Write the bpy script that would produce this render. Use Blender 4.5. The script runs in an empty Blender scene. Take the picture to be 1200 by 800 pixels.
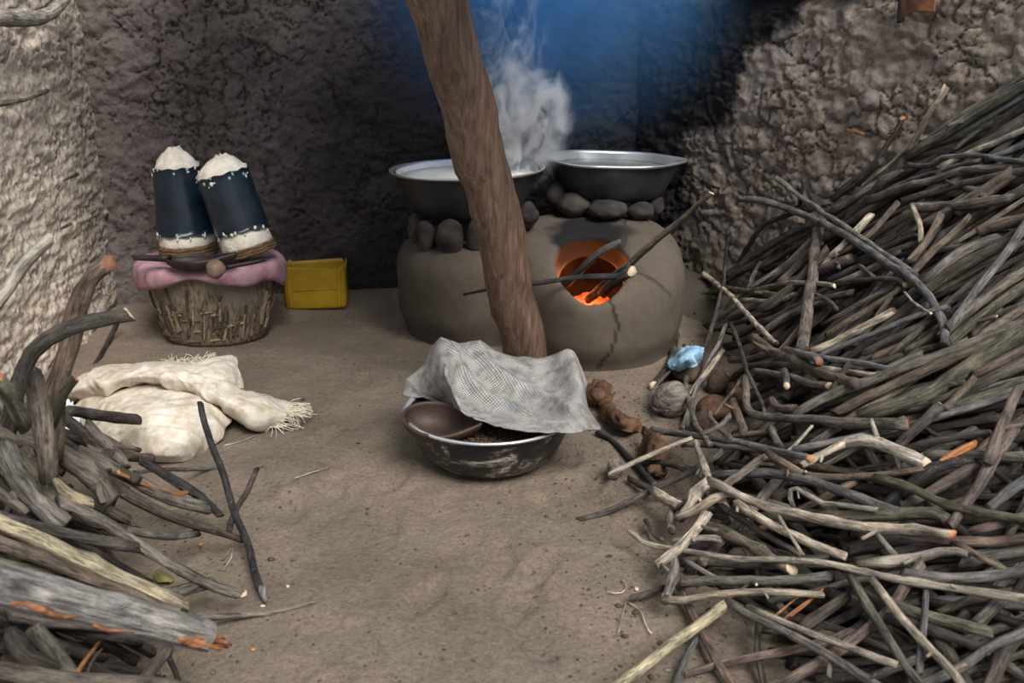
import bpy, bmesh, math, random
import numpy as np
from mathutils import Vector, Matrix

scene = bpy.context.scene
COL = scene.collection
random.seed(7)
RNG = np.random.default_rng(11)

# ------------------------------------------------------------------ camera
CAM_H, PITCH, FPX = 1.30, math.radians(18.0), 1100.0
cam_d = bpy.data.cameras.new('camera')
cam_d.sensor_width = 36.0
cam_d.lens = FPX / 1200.0 * 36.0
cam_d.clip_start = 0.05
cam_d.dof.use_dof = True
cam_d.dof.focus_distance = 3.4
cam_d.dof.aperture_fstop = 5.0
cam = bpy.data.objects.new('camera', cam_d)
cam.location = (0, 0, CAM_H)
cam.rotation_euler = (math.pi / 2 - PITCH, 0, 0)
COL.objects.link(cam)
scene.camera = cam

# ------------------------------------------------------------------ world, exposure
world = bpy.data.worlds.new('world')
scene.world = world
world.use_nodes = True
wn = world.node_tree
bg = wn.nodes['Background']
bg.inputs[0].default_value = (0.90, 0.945, 1.0, 1)
bg.inputs[1].default_value = 0.52
vs = scene.view_settings
vs.view_transform = 'Standard'
vs.look = 'None'
vs.exposure = 0.55
vs.gamma = 1.0
vs.use_curve_mapping = False
scene.cycles.volume_max_steps = 256
scene.cycles.max_bounces = 8
scene.cycles.volume_bounces = 2

# veiled daylight from the open side of the shelter
sun_d = bpy.data.lights.new('sun', 'SUN')
sun_d.energy = 3.1
sun_d.angle = math.radians(30)
sun_d.color = (1.0, 0.95, 0.88)
sun = bpy.data.objects.new('sun', sun_d)
sun.rotation_euler = Vector((-.32, .57, -.76)).to_track_quat('-Z', 'Y').to_euler()
COL.objects.link(sun)

# ------------------------------------------------------------------ projection helpers
CP, SP = math.cos(PITCH), math.sin(PITCH)
CAMP = np.array([0, 0, CAM_H])

def ray(px, py):
    fx, fy = (px - 600.0) / FPX, (400.0 - py) / FPX
    return np.array([fx, CP + fy * SP, -SP + fy * CP])      # camera depth along it = 1 per unit

def atY(px, py, Y):
    d = ray(px, py)
    return CAMP + d * (Y / d[1])

def atZ(px, py, z=0.0):
    d = ray(px, py)
    return CAMP + d * ((z - CAM_H) / d[2])

def zc_of(p):
    return p[1] * CP + (CAM_H - p[2]) * SP

def to_px(p):
    zc = zc_of(p)
    up = p[1] * SP + (p[2] - CAM_H) * CP
    return 600 + FPX * p[0] / zc, 400 - FPX * up / zc

# ------------------------------------------------------------------ numpy noise
def _h(ix, iy, iz, seed):
    n = (ix * 374761393 + iy * 668265263 + iz * 2147483647 + seed * 144665) & 0xffffffff
    n = ((n ^ (n >> 13)) * 1274126177) & 0xffffffff
    n = n ^ (n >> 16)
    return (n & 0xffffff) / float(0xffffff)

def vnoise(x, y, z=None, seed=0):
    x = np.asarray(x, float); y = np.asarray(y, float)
    z = np.zeros_like(x) if z is None else np.asarray(z, float)
    xi, yi, zi = np.floor(x), np.floor(y), np.floor(z)
    fx, fy, fz = x - xi, y - yi, z - zi
    fx, fy, fz = [f * f * f * (f * (f * 6 - 15) + 10) for f in (fx, fy, fz)]
    xi, yi, zi = xi.astype(np.int64), yi.astype(np.int64), zi.astype(np.int64)
    r = 0
    for a in (0, 1):
        for b in (0, 1):
            for c in (0, 1):
                w = (fx if a else 1 - fx) * (fy if b else 1 - fy) * (fz if c else 1 - fz)
                r = r + w * _h(xi + a, yi + b, zi + c, seed)
    return r * 2 - 1

def fbm(x, y, z=None, seed=0, oct=4):
    r, a, s = 0, 0.5, 1.0
    for i in range(oct):
        r = r + a * vnoise(np.asarray(x) * s, np.asarray(y) * s, None if z is None else np.asarray(z) * s, seed + i * 17)
        a *= 0.5; s *= 2.03
    return r

def worley(x, y, seed=0):
    x = np.asarray(x, float); y = np.asarray(y, float)
    xi, yi = np.floor(x).astype(np.int64), np.floor(y).astype(np.int64)
    f1 = np.full(x.shape, 9.0); f2 = np.full(x.shape, 9.0)
    for a in (-1, 0, 1):
        for b in (-1, 0, 1):
            cx = xi + a + _h(xi + a, yi + b, xi * 0, seed)
            cy = yi + b + _h(xi + a, yi + b, xi * 0, seed + 5)
            d = np.hypot(cx - x, cy - y)
            f2 = np.minimum(f2, np.maximum(f1, d)); f1 = np.minimum(f1, d)
    return f1, f2

def sstep(a, b, x):
    t = np.clip((np.asarray(x, float) - a) / (b - a), 0, 1)
    return t * t * (3 - 2 * t)

# ------------------------------------------------------------------ object helpers
def tag(o, label=None, cat=None, group=None, kind=None):
    if label: o['label'] = label
    if cat: o['category'] = cat
    if group: o['group'] = group
    if kind: o['kind'] = kind
    return o

def link(name, me, mats=(), parent=None, loc=None, smooth=True):
    o = bpy.data.objects.new(name, me)
    COL.objects.link(o)
    for m in (mats if isinstance(mats, (list, tuple)) else [mats]):
        me.materials.append(m)
    if smooth and len(me.polygons):
        me.polygons.foreach_set('use_smooth', [True] * len(me.polygons))
    if loc is not None:
        o.location = loc
    if parent is not None:
        o.parent = parent
    return o

def mesh(verts, faces):
    me = bpy.data.meshes.new('m')
    me.from_pydata([tuple(map(float, v)) for v in verts], [], faces)
    me.update()
    return me

def empty(name, loc, rot=(0, 0, 0)):
    o = bpy.data.objects.new(name, None)
    o.empty_display_size = 0.1
    COL.objects.link(o)
    o.location = loc
    o.rotation_euler = rot
    return o

def grid_faces(nu, nv, wrap=False, flip=False):
    f = []
    for j in range(nv - 1):
        for i in range(nu if wrap else nu - 1):
            a, b = j * nu + i, j * nu + (i + 1) % nu
            q = (a, b, b + nu, a + nu)
            f.append(q[::-1] if flip else q)
    return f

def lathe_mesh(profile, n=48, fn=None, close_bottom=True, close_top=False):
    """profile [(r,z)] ; fn(theta, k, r, z) -> (x,y,z)"""
    vs_, faces = [], []
    for k, (r, z) in enumerate(profile):
        for i in range(n):
            t = 2 * math.pi * i / n
            vs_.append(fn(t, k, r, z) if fn else (r * math.cos(t), r * math.sin(t), z))
    faces = grid_faces(n, len(profile), wrap=True)
    if close_bottom: faces.append(tuple(range(n))[::-1])
    if close_top: faces.append(tuple((len(profile) - 1) * n + i for i in range(n)))
    return mesh(vs_, faces)

def solidify(me, t):
    """give a sheet thickness along its vertex normals"""
    bm = bmesh.new(); bm.from_mesh(me)
    bmesh.ops.recalc_face_normals(bm, faces=bm.faces); bm.normal_update()
    uvl = bm.loops.layers.uv.active
    faces = bm.faces[:]; vmap = {}
    for v in bm.verts[:]: vmap[v] = bm.verts.new(v.co - v.normal * t)
    edges = [(e.verts[0], e.verts[1], e.link_faces[0]) for e in bm.edges if len(e.link_faces) == 1]
    for f in faces:
        nf = bm.faces.new([vmap[v] for v in reversed(f.verts)])
        if uvl:
            for l, m in zip(nf.loops, reversed(f.loops)): l[uvl].uv = m[uvl].uv
    for a, b, f in edges:
        try: nf = bm.faces.new((b, a, vmap[a], vmap[b]))
        except ValueError: continue
        if uvl:
            u = {l.vert: l[uvl].uv.copy() for l in f.loops}
            for l, v in zip(nf.loops, (b, a, a, b)): l[uvl].uv = u[v]
    bmesh.ops.recalc_face_normals(bm, faces=bm.faces)
    bm.to_mesh(me); bm.free(); me.update()
    return me

def catrom(P, n):
    P = np.asarray(P, float)
    if len(P) == 1: return np.repeat(P, n, 0)
    Q = np.vstack([2 * P[0] - P[1], P, 2 * P[-1] - P[-2]])
    ts = np.linspace(0, len(P) - 1 - 1e-9, n)
    i = ts.astype(int); t = (ts - i)[:, None]
    a, b, c, d = Q[i], Q[i + 1], Q[i + 2], Q[i + 3]
    return 0.5 * (2 * b + (c - a) * t + (2 * a - 5 * b + 4 * c - d) * t ** 2 + (3 * b - a - 3 * c + d) * t ** 3)

def patch(ctrl, nu=60, nv=40, fold=0.006, fs=18.0, seed=0, amp2=0.0, fs2=40):
    """smooth cloth patch through a grid of 3-D control points, with folds"""
    rows = np.array([catrom(r, nu) for r in ctrl])
    S = np.array([catrom(rows[:, i], nv) for i in range(nu)])   # nu,nv,3
    S = S.transpose(1, 0, 2)
    du = np.gradient(S, axis=1); dv = np.gradient(S, axis=0)
    N = np.cross(du, dv); N /= np.linalg.norm(N, axis=2)[..., None] + 1e-9
    if N[..., 2].mean() < 0: N = -N
    x, y, z = S[..., 0], S[..., 1], S[..., 2]
    def ridge(a, f, st, sd_):                       # long creases running in direction a
        u = (x * math.cos(a) + y * math.sin(a)) * f * st; w_ = (-x * math.sin(a) + y * math.cos(a) + .6 * z) * f
        w_ = w_ + .8 * vnoise(x * f * .5, y * f * .5, seed=sd_ + 50)
        return 1 - 2.2 * np.abs(vnoise(u, w_, seed=sd_))
    n1 = ridge(.5 + seed, fs, .28, seed)
    n2 = .6 * ridge(1.9 + seed * 2, fs2, .22, seed + 3) + .4 * ridge(.2 + seed * 3, fs2 * 1.6, .25, seed + 4)
    S = S + N * (fold * n1 + amp2 * n2)[..., None]
    return S

def patch_mesh(S, thick=0.003):
    nv, nu = S.shape[:2]
    me = mesh(S.reshape(-1, 3), grid_faces(nu, nv))
    uv = me.uv_layers.new(name='uv')
    U = np.array([[i / (nu - 1), j / (nv - 1)] for j in range(nv) for i in range(nu)])
    for lp in me.loops: uv.data[lp.index].uv = U[lp.vertex_index]
    if thick: solidify(me, thick)
    return me

def localize(me, origin):
    me.transform(Matrix.Translation(-Vector(tuple(map(float, origin)))))
    return me

def set_attr(me, name, vals):
    a = me.attributes.new(name, 'FLOAT', 'POINT')
    a.data.foreach_set('value', np.asarray(vals, np.float32))

# surface nets for organic bodies
def surface_net(f, lo, hi, n):
    lo = np.array(lo, float); hi = np.array(hi, float)
    h = (hi - lo).max() / n
    dims = np.ceil((hi - lo) / h).astype(int) + 1
    ax = [lo[i] + h * np.arange(dims[i]) for i in range(3)]
    X, Y, Z = np.meshgrid(*ax, indexing='ij')
    D = f(X, Y, Z)
    ins = D < 0
    nx, ny, nz = dims - 1
    acc = np.zeros((nx, ny, nz, 3)); cnt = np.zeros((nx, ny, nz))
    base = np.stack(np.meshgrid(np.arange(nx), np.arange(ny), np.arange(nz), indexing='ij'), -1).astype(float)
    for axis in range(3):
        o1, o2 = [(1, 2), (0, 2), (0, 1)][axis]
        for p in (0, 1):
            for q in (0, 1):
                s = [0, 0, 0]; s[o1] = p; s[o2] = q
                e = list(s); e[axis] = 1
                A = D[s[0]:s[0] + nx, s[1]:s[1] + ny, s[2]:s[2] + nz]
                B = D[e[0]:e[0] + nx, e[1]:e[1] + ny, e[2]:e[2] + nz]
                cr = (A < 0) != (B < 0)
                t = np.where(cr, A / np.where(cr, A - B, 1), 0)
                off = np.zeros((nx, ny, nz, 3)); off[..., o1] = p; off[..., o2] = q; off[..., axis] = t
                acc += np.where(cr[..., None], off, 0); cnt += cr
    act = cnt > 0
    idx = -np.ones((nx, ny, nz), int); idx[act] = np.arange(act.sum())
    V = (base[act] + acc[act] / cnt[act][:, None]) * h + lo
    F = []
    for axis in range(3):
        o1, o2 = [(1, 2), (2, 0), (0, 1)][axis]
        sl0 = [slice(None)] * 3; sl1 = [slice(None)] * 3
        sl0[axis] = slice(0, -1); sl1[axis] = slice(1, None)
        cr = ins[tuple(sl0)] != ins[tuple(sl1)]
        ii = np.argwhere(cr)
        for c in ii:
            if c[o1] == 0 or c[o2] == 0 or c[o1] >= [nx, ny, nz][o1] or c[o2] >= [nx, ny, nz][o2]: continue
            c0 = list(c); q = []
            for (a, b) in ((-1, -1), (0, -1), (0, 0), (-1, 0)):
                k = list(c0); k[o1] += a; k[o2] += b
                q.append(idx[k[0], k[1], k[2]])
            if min(q) < 0: continue
            F.append(tuple(q) if ins[tuple(c0)] else tuple(q[::-1]))
    return V, F

# ------------------------------------------------------------------ material helpers
def newmat(name):
    m = bpy.data.materials.new(name); m.use_nodes = True
    nt = m.node_tree
    return m, nt, nt.nodes['Principled BSDF']

def N(nt, typ, **kw):
    n = nt.nodes.new(typ)
    for k, v in kw.items():
        if k in n.inputs.keys(): n.inputs[k].default_value = v
        else: setattr(n, k, v)
    return n

def ramp(nt, fac, stops):
    r = nt.nodes.new('ShaderNodeValToRGB')
    el = r.color_ramp.elements
    while len(el) > 1: el.remove(el[-1])
    el[0].position, el[0].color = stops[0][0], (*stops[0][1], 1)
    for p, c in stops[1:]:
        e = el.new(p); e.color = (*c, 1)
    nt.links.new(fac, r.inputs[0])
    return r.outputs[0]

def mixc(nt, fac, a, b, mode='MIX'):
    m = nt.nodes.new('ShaderNodeMix'); m.data_type = 'RGBA'; m.blend_type = mode
    for s, v in ((m.inputs[0], fac), (m.inputs[6], a), (m.inputs[7], b)):
        if hasattr(v, 'is_linked') or hasattr(v, 'links'): nt.links.new(v, s)
        elif isinstance(v, (tuple, list)): s.default_value = (*v, 1) if len(v) == 3 else v
        else: s.default_value = v
    return m.outputs[2]

def noise(nt, vec, scale, detail=5, rough=0.55, dist=0.0):
    n = N(nt, 'ShaderNodeTexNoise', Scale=scale, Detail=detail, Roughness=rough, Distortion=dist)
    if vec is not None: nt.links.new(vec, n.inputs['Vector'])
    return n.outputs[0]

def bump(nt, bsdf, h, strength=0.5, dist=0.01, prev=None):
    b = N(nt, 'ShaderNodeBump', Strength=strength, Distance=dist)
    nt.links.new(h, b.inputs['Height'])
    if prev is not None: nt.links.new(prev, b.inputs['Normal'])
    nt.links.new(b.outputs[0], bsdf.inputs['Normal'])
    return b.outputs[0]

def objcoord(nt, scale=None):
    tc = nt.nodes.new('ShaderNodeTexCoord')
    out = tc.outputs['Object']
    if scale:
        mp = N(nt, 'ShaderNodeMapping'); mp.inputs['Scale'].default_value = scale
        nt.links.new(out, mp.inputs[0]); out = mp.outputs[0]
    return out

def simple(name, c1, c2, scale=12, rough=0.8, bs=0.4, bd=0.006, bscale=60, metal=0.0, spec=0.3, stretch=None, lo=.35, hi=.65):
    m, nt, b = newmat(name)
    v = objcoord(nt, stretch)
    nt.links.new(ramp(nt, noise(nt, v, scale, 6, .6), [(lo, c1), (hi, c2)]), b.inputs['Base Color'])
    b.inputs['Roughness'].default_value = rough
    b.inputs['Metallic'].default_value = metal
    b.inputs['Specular IOR Level'].default_value = spec
    if bs: bump(nt, b, noise(nt, v, bscale, 6, .6), bs, bd)
    return m

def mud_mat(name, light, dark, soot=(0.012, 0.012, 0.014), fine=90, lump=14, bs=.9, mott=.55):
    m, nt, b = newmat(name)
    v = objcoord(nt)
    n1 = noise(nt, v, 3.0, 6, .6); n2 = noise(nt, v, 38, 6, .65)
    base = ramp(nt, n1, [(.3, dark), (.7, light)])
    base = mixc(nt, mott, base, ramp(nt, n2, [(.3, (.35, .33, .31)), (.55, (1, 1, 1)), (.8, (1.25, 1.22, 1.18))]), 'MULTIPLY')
    at = N(nt, 'ShaderNodeAttribute', attribute_name='soot')  # mask of sooty areas and other painted darkening
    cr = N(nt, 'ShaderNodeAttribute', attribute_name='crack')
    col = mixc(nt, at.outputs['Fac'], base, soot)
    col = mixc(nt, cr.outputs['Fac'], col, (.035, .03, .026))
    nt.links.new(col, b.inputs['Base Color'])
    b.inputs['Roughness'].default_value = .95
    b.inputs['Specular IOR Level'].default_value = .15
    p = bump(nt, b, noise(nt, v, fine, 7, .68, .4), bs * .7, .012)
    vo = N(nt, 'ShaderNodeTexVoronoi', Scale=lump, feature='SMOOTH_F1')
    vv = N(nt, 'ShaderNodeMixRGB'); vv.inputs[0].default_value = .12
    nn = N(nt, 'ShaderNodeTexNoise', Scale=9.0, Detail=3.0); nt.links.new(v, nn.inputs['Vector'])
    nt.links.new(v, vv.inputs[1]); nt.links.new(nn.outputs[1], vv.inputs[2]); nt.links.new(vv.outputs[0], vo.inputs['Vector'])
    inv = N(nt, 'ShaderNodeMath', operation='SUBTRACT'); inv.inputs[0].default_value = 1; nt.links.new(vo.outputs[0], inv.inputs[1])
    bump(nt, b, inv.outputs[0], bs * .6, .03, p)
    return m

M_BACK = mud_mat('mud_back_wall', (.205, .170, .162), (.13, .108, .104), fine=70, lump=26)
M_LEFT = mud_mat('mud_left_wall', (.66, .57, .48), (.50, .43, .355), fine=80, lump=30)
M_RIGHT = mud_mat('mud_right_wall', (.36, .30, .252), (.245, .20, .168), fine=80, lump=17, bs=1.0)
M_STOVE = mud_mat('stove_clay', (.122, .101, .081), (.092, .076, .062), fine=120, lump=5, bs=.12, mott=.22)
M_BRICK = simple('mud_brick', (.26, .21, .165), (.36, .30, .24), 20, .95, .6, .01, 70)

def floor_mat():
    m, nt, b = newmat('dirt_floor')
    v = objcoord(nt)
    base = ramp(nt, noise(nt, v, 1.5, 8, .66), [(.32, (.150, .120, .094)), (.68, (.295, .240, .188))])
    base = mixc(nt, .6, base, ramp(nt, noise(nt, v, 75, 7, .78), [(.34, (.42, .40, .38)), (.52, (1, 1, 1)), (.70, (1.45, 1.42, 1.38))]), 'MULTIPLY')
    ash = ramp(nt, noise(nt, v, 4.5, 5, .6), [(.60, (0, 0, 0)), (.72, (1, 1, 1))])
    base = mixc(nt, ash, base, mixc(nt, .5, base, (.16, .15, .145)))
    vo = N(nt, 'ShaderNodeTexVoronoi', Scale=55.0); nt.links.new(v, vo.inputs['Vector'])
    sp = ramp(nt, vo.outputs['Distance'], [(.05, (1, 1, 1)), (.10, (0, 0, 0))])
    base = mixc(nt, sp, base, mixc(nt, noise(nt, v, 30, 0), (.04, .032, .028), (.42, .37, .31)))
    nt.links.new(base, b.inputs['Base Color'])
    b.inputs['Roughness'].default_value = .95
    b.inputs['Specular IOR Level'].default_value = .15
    p = bump(nt, b, noise(nt, v, 150, 5, .75), .7, .007)
    p = bump(nt, b, noise(nt, v, 22, 8, .70, .1), .75, .022, p)
    return m
M_FLOOR = floor_mat()

def bark_mat():
    m, nt, b = newmat('bark')
    uv = N(nt, 'ShaderNodeUVMap'); uv.uv_map = 'uv'
    oi = nt.nodes.new('ShaderNodeObjectInfo')
    sx = N(nt, 'ShaderNodeSeparateXYZ'); nt.links.new(uv.outputs[0], sx.inputs[0])
    r = N(nt, 'ShaderNodeMath', operation='MULTIPLY'); r.inputs[1].default_value = 37.0
    nt.links.new(oi.outputs['Random'], r.inputs[0])
    cx = N(nt, 'ShaderNodeCombineXYZ')
    nt.links.new(sx.outputs[0], cx.inputs[0]); nt.links.new(sx.outputs[1], cx.inputs[1]); nt.links.new(r.outputs[0], cx.inputs[2])
    def sc(s):
        mp = N(nt, 'ShaderNodeMapping'); mp.inputs['Scale'].default_value = s
        nt.links.new(cx.outputs[0], mp.inputs[0]); return mp.outputs[0]
    streak = noise(nt, sc((130, 14, 1)), 1.0, 6, .65, .3)
    blot = noise(nt, sc((22, 11, 1)), 1.0, 5, .6, .5)
    speck = noise(nt, sc((90, 70, 1)), 1.0, 4, .6)
    c = mixc(nt, 1.0, oi.outputs['Color'], ramp(nt, blot, [(.28, (.30, .28, .27)), (.5, (.9, .9, .9)), (.75, (1.7, 1.66, 1.6))]), 'MULTIPLY')
    c = mixc(nt, .85, c, ramp(nt, streak, [(.32, (.22, .20, .19)), (.5, (.95, .95, .95)), (.72, (1.6, 1.58, 1.5))]), 'MULTIPLY')
    lines = noise(nt, sc((210, 26, 1)), 1.0, 3, .6, .4)
    c = mixc(nt, ramp(nt, lines, [(.34, (.75, .75, .75)), (.41, (0, 0, 0))]), c, mixc(nt, .8, c, (.012, .010, .009)))
    c = mixc(nt, ramp(nt, speck, [(.62, (0, 0, 0)), (.74, (.55, .55, .55))]), c, mixc(nt, .5, c, (.42, .40, .36)))
    nt.links.new(c, b.inputs['Base Color'])
    b.inputs['Roughness'].default_value = .82
    b.inputs['Specular IOR Level'].default_value = .25
    p = bump(nt, b, lines, .8, .006)
    p = bump(nt, b, streak, 1.0, .010, p)
    bump(nt, b, blot, .8, .010, p)
    return m
M_BARK = bark_mat()
M_CUT = {
    'pale': simple('cut_wood_pale', (.50, .38, .25), (.66, .54, .39), 40, .8, .4, .003, 120),
    'orange': simple('cut_wood_orange', (.32, .12, .05), (.56, .27, .12), 50, .75, .5, .003, 120),
    'red': simple('cut_wood_red', (.13, .06, .04), (.27, .13, .085), 40, .8, .4, .003, 120),
    'dark': simple('cut_wood_dark', (.035, .03, .027), (.10, .08, .065), 40, .85, .4, .003, 120),
}

# ------------------------------------------------------------------ SETTING
CL = np.array([-1.93, 4.42])      # back left corner
CR = np.array([0.72, 5.12])       # back right corner
RE = np.array([2.75, 2.35])       # right wall near end
LE = np.array([-1.80, 0.9])       # left wall near end

def wall(name, A, B, hfun, mat, relief, n_len, n_h, thick=.22, soot_darkf=None):
    A = np.array(A); B = np.array(B)
    L = np.linalg.norm(B - A); t = (B - A) / L
    nrm = np.array([t[1], -t[0]])                 # towards the room when going clockwise seen from above
    s = np.linspace(0, L, n_len); v = np.linspace(0, 1, n_h)
    S, V = np.meshgrid(s, v)
    H = np.interp(S, np.linspace(0, L, 60), hfun(np.linspace(0, L, 60)))
    Z = V * (H + .1) - .1
    d, crack = relief(S, Z)
    top = sstep(0, .05, H - Z)
    d = d * 1.0 - (1 - top) * .03
    X = A[0] + t[0] * S + nrm[0] * d; Yv = A[1] + t[1] * S + nrm[1] * d
    vsl = list(zip(X.ravel(), Yv.ravel(), Z.ravel()))
    faces = grid_faces(n_len, n_h)
    # top cap and outer face
    nb = len(vsl)
    for i in range(n_len):
        p = A + t * s[i] - nrm * thick
        vsl.append((p[0], p[1], H[0, i])); vsl.append((p[0], p[1], -.1))
    for i in range(n_len - 1):
        a = (n_h - 1) * n_len + i
        faces.append((a, a + 1, nb + 2 * (i + 1), nb + 2 * i))
        faces.append((nb + 2 * i, nb + 2 * i + 2, nb + 2 * i + 3, nb + 2 * i + 1))
    me = mesh(vsl, faces)
    so = soot_darkf(S, Z) if soot_darkf else S * 0
    ex = np.zeros(2 * n_len)
    set_attr(me, 'soot', np.concatenate([so.ravel(), ex])); set_attr(me, 'crack', np.concatenate([crack.ravel(), ex]))
    return tag(link(name, me, mat), kind='structure')

def cracks(S, Z, sc, seed, width, wob=.35):
    wx = fbm(S * sc * 1.7, Z * sc * 1.7, seed=seed, oct=3) * wob * 2
    wy = fbm(S * sc * 1.7 + 31, Z * sc * 1.7, seed=seed + 2, oct=3) * wob * 2
    f1, f2 = worley(S * sc + wx, Z * sc + wy, seed)
    keep = sstep(-.05, .15, vnoise(S * sc * .7 + 9, Z * sc * .7, seed=seed + 9))
    return (1 - sstep(0, width, f2 - f1)) * keep, f1, f2

def relief_back(S, Z):
    d = .03 * fbm(S * 2.2, Z * 2.2, seed=3, oct=3) + .020 * fbm(S * 11, Z * 13, seed=8, oct=4)
    f1, f2 = worley(S * 11 + fbm(S * 7, Z * 7, seed=4) * 1.2, Z * 13 + fbm(S * 7 + 5, Z * 7, seed=5) * 1.2, 2)
    h1, h2 = worley(S * 24 + fbm(S * 12, Z * 12, seed=6) * 1.2, Z * 27 + fbm(S * 12 + 5, Z * 12, seed=7) * 1.2, 3)
    d = d - .020 * f1 - .010 * h1
    c, _, _ = cracks(S, Z, 7.0, 21, .07)
    c2, _, _ = cracks(S, Z, 15.0, 27, .09)
    c = np.maximum(c, .8 * c2)
    smooth = 1 - .65 * (1 - sstep(.22, .5, Z))          # smoother plaster low down
    return (d - .018 * c) * smooth, c * .85 * smooth

def relief_left(S, Z):
    d = .025 * fbm(S * 1.6, Z * 2.5, seed=33, oct=3) + .016 * fbm(S * 9, Z * 24, seed=38, oct=4)
    f1, f2 = worley(S * 7 + fbm(S * 5, Z * 12, seed=34), Z * 21 + S * 4, 12)
    g1, g2 = worley(S * 14 + fbm(S * 9, Z * 20, seed=35), Z * 40 - S * 6, 13)
    h1, h2 = worley(S * 26 + fbm(S * 14, Z * 30, seed=36), Z * 70 + S * 16, 14)
    d = d - .007 * f1 - .008 * g1 - .005 * h1
    c, _, _ = cracks(S * .4, Z, 13.0, 41, .09)
    return d - .010 * c, c * .55

def relief_right(S, Z):
    big = .035 * fbm(S * 2.0, Z * 2.0, seed=53, oct=3)
    wx = fbm(S * 6, Z * 6, seed=54) * 1.0; wy = fbm(S * 6 + 5, Z * 6, seed=55) * 1.0
    f1, f2 = worley(S * 9.0 + wx, Z * 11 + wy, 22)
    g1, g2 = worley(S * 20 + wx, Z * 24 + wy, 23)
    d = big + .036 * (1 - f1 ** 3) + .013 * (1 - g1 ** 2) + .014 * fbm(S * 26, Z * 26, seed=58, oct=4)
    cr = (1 - sstep(0, .09, f2 - f1)) * sstep(-.35, .25, vnoise(S * 6, Z * 6, seed=60))
    cr2 = (1 - sstep(0, .10, g2 - g1)) * sstep(0, .5, vnoise(S * 8, Z * 8, seed=61))
    cr = np.maximum(cr, .7 * cr2)
    return d - .018 * cr, cr * .75

def soot_shade_back(S, Z):  # sooty above the stove; spread further to paint in the corner's shade
    x = S + .30 * fbm(S * 3, Z * 3, seed=71, oct=4)
    return np.clip(.10 + .68 * sstep(.75, 1.45, x + .25 * (1 - Z)) + .20 * sstep(1.4, 2.1, x), 0, .96)

def soot_right(S, Z):
    n = .42 * fbm(S * 5, Z * 5, seed=72, oct=5)
    edge = 1 - sstep(-.10, .17, S - (.36 + .74 * (Z - .64)) + n)
    low = .5 * (1 - sstep(.1, .9, S + n))
    return np.clip(np.maximum(edge, low), 0, .97)

_tb = (CR - CL) / np.linalg.norm(CR - CL)
back = wall('wall_back', CL - _tb * .12, CR + _tb * .12, lambda s: 1.72 + .03 * np.sin(s * 3), M_BACK, relief_back, 330, 210, soot_darkf=soot_shade_back)
right = wall('wall_right', CR, RE, lambda s: 1.47 + .02 * np.sin(s * 4), M_RIGHT, relief_right, 380, 200, soot_darkf=soot_right)
left = wall('wall_left', LE, CL + np.array([0, .12]), lambda s: 1.72 + 0 * s, M_LEFT, relief_left, 380, 200, soot_darkf=lambda S, Z: .35 * sstep(3.15, 3.5, S + .2 * fbm(S * 4, Z * 4, seed=73)))  # left wall gets darker towards the back corner

# floor
FX0, FX1, FY0, FY1 = -2.3, 3.3, .3, 5.4
def floor_z(X, Y):
    z = .012 * fbm(X * 2.2, Y * 2.2, seed=81, oct=3) + .008 * fbm(X * 9, Y * 9, seed=82, oct=4)
    # low bank of earth at the foot of the back wall and of the right wall
    wl = CL[1] + (X - CL[0]) * (CR[1] - CL[1]) / (CR[0] - CL[0])
    z = z + .05 * sstep(-.35, 0, Y - wl) * (X < .3)
    return z
nx_, ny_ = 330, 300
gx, gy = np.meshgrid(np.linspace(FX0, FX1, nx_), np.linspace(FY0, FY1, ny_))
fz = floor_z(gx, gy)
for _ in range(26):                                   # heel and toe prints trodden into the dust
    px_, py_ = RNG.uniform(-.8, .45), RNG.uniform(1.4, 3.5)
    a = RNG.uniform(-.6, .6)
    lx = (gx - px_) * math.cos(a) + (gy - py_) * math.sin(a); ly = -(gx - px_) * math.sin(a) + (gy - py_) * math.cos(a)
    r = np.sqrt((lx / .045) ** 2 + (ly / .11) ** 2)
    fz += -.010 * (1 - sstep(.7, 1.0, r)) + .006 * np.exp(-((r - 1.15) / .16) ** 2)
me = mesh(np.stack([gx, gy, fz], -1).reshape(-1, 3), grid_faces(nx_, ny_))
tag(link('floor', me, M_FLOOR), kind='structure')

# invented roof out of view, cut to shade the back of the shelter
M_SHADE_ROOF = simple('shade_roof_thatch', (.10, .08, .06), (.20, .16, .11), 30, .95, .6, .01, 90)
rf = []
for i in range(40):
    for j in range(2):
        rf.append((-1.32 + 1.76 * i / 39, float(np.interp(-1.32 + 1.76 * i / 39, [-.55, -.1], [3.15, 1.80])) if j == 0 else 4.10, (2.05 if j == 0 else 2.40) + .02 * math.sin(i * 2.1)))
me = mesh(rf, [(2 * i, 2 * i + 2, 2 * i + 3, 2 * i + 1) for i in range(39)])
solidify(me, .06)
tag(link('shade_roof', me, M_SHADE_ROOF), kind='structure')

#@@OBJECTS
# ------------------------------------------------------------------ STICK BUILDER
COLS = dict(G=(.195, .172, .150), D=(.088, .074, .064), B=(.165, .126, .096), L=(.36, .315, .26), P=(.50, .43, .355),
            M=(.140, .130, .098), K=(.040, .037, .038), V=(.162, .157, .157), R=(.19, .142, .122), Y=(.43, .38, .265), O=(.44, .20, .085))
CNAME = dict(G='grey', D='dark brown', B='brown', L='light tan', P='pale bleached', M='mossy olive', K='charred black',
             V='blue-grey', R='reddish brown', Y='yellowish', O='orange peeled')

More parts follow.
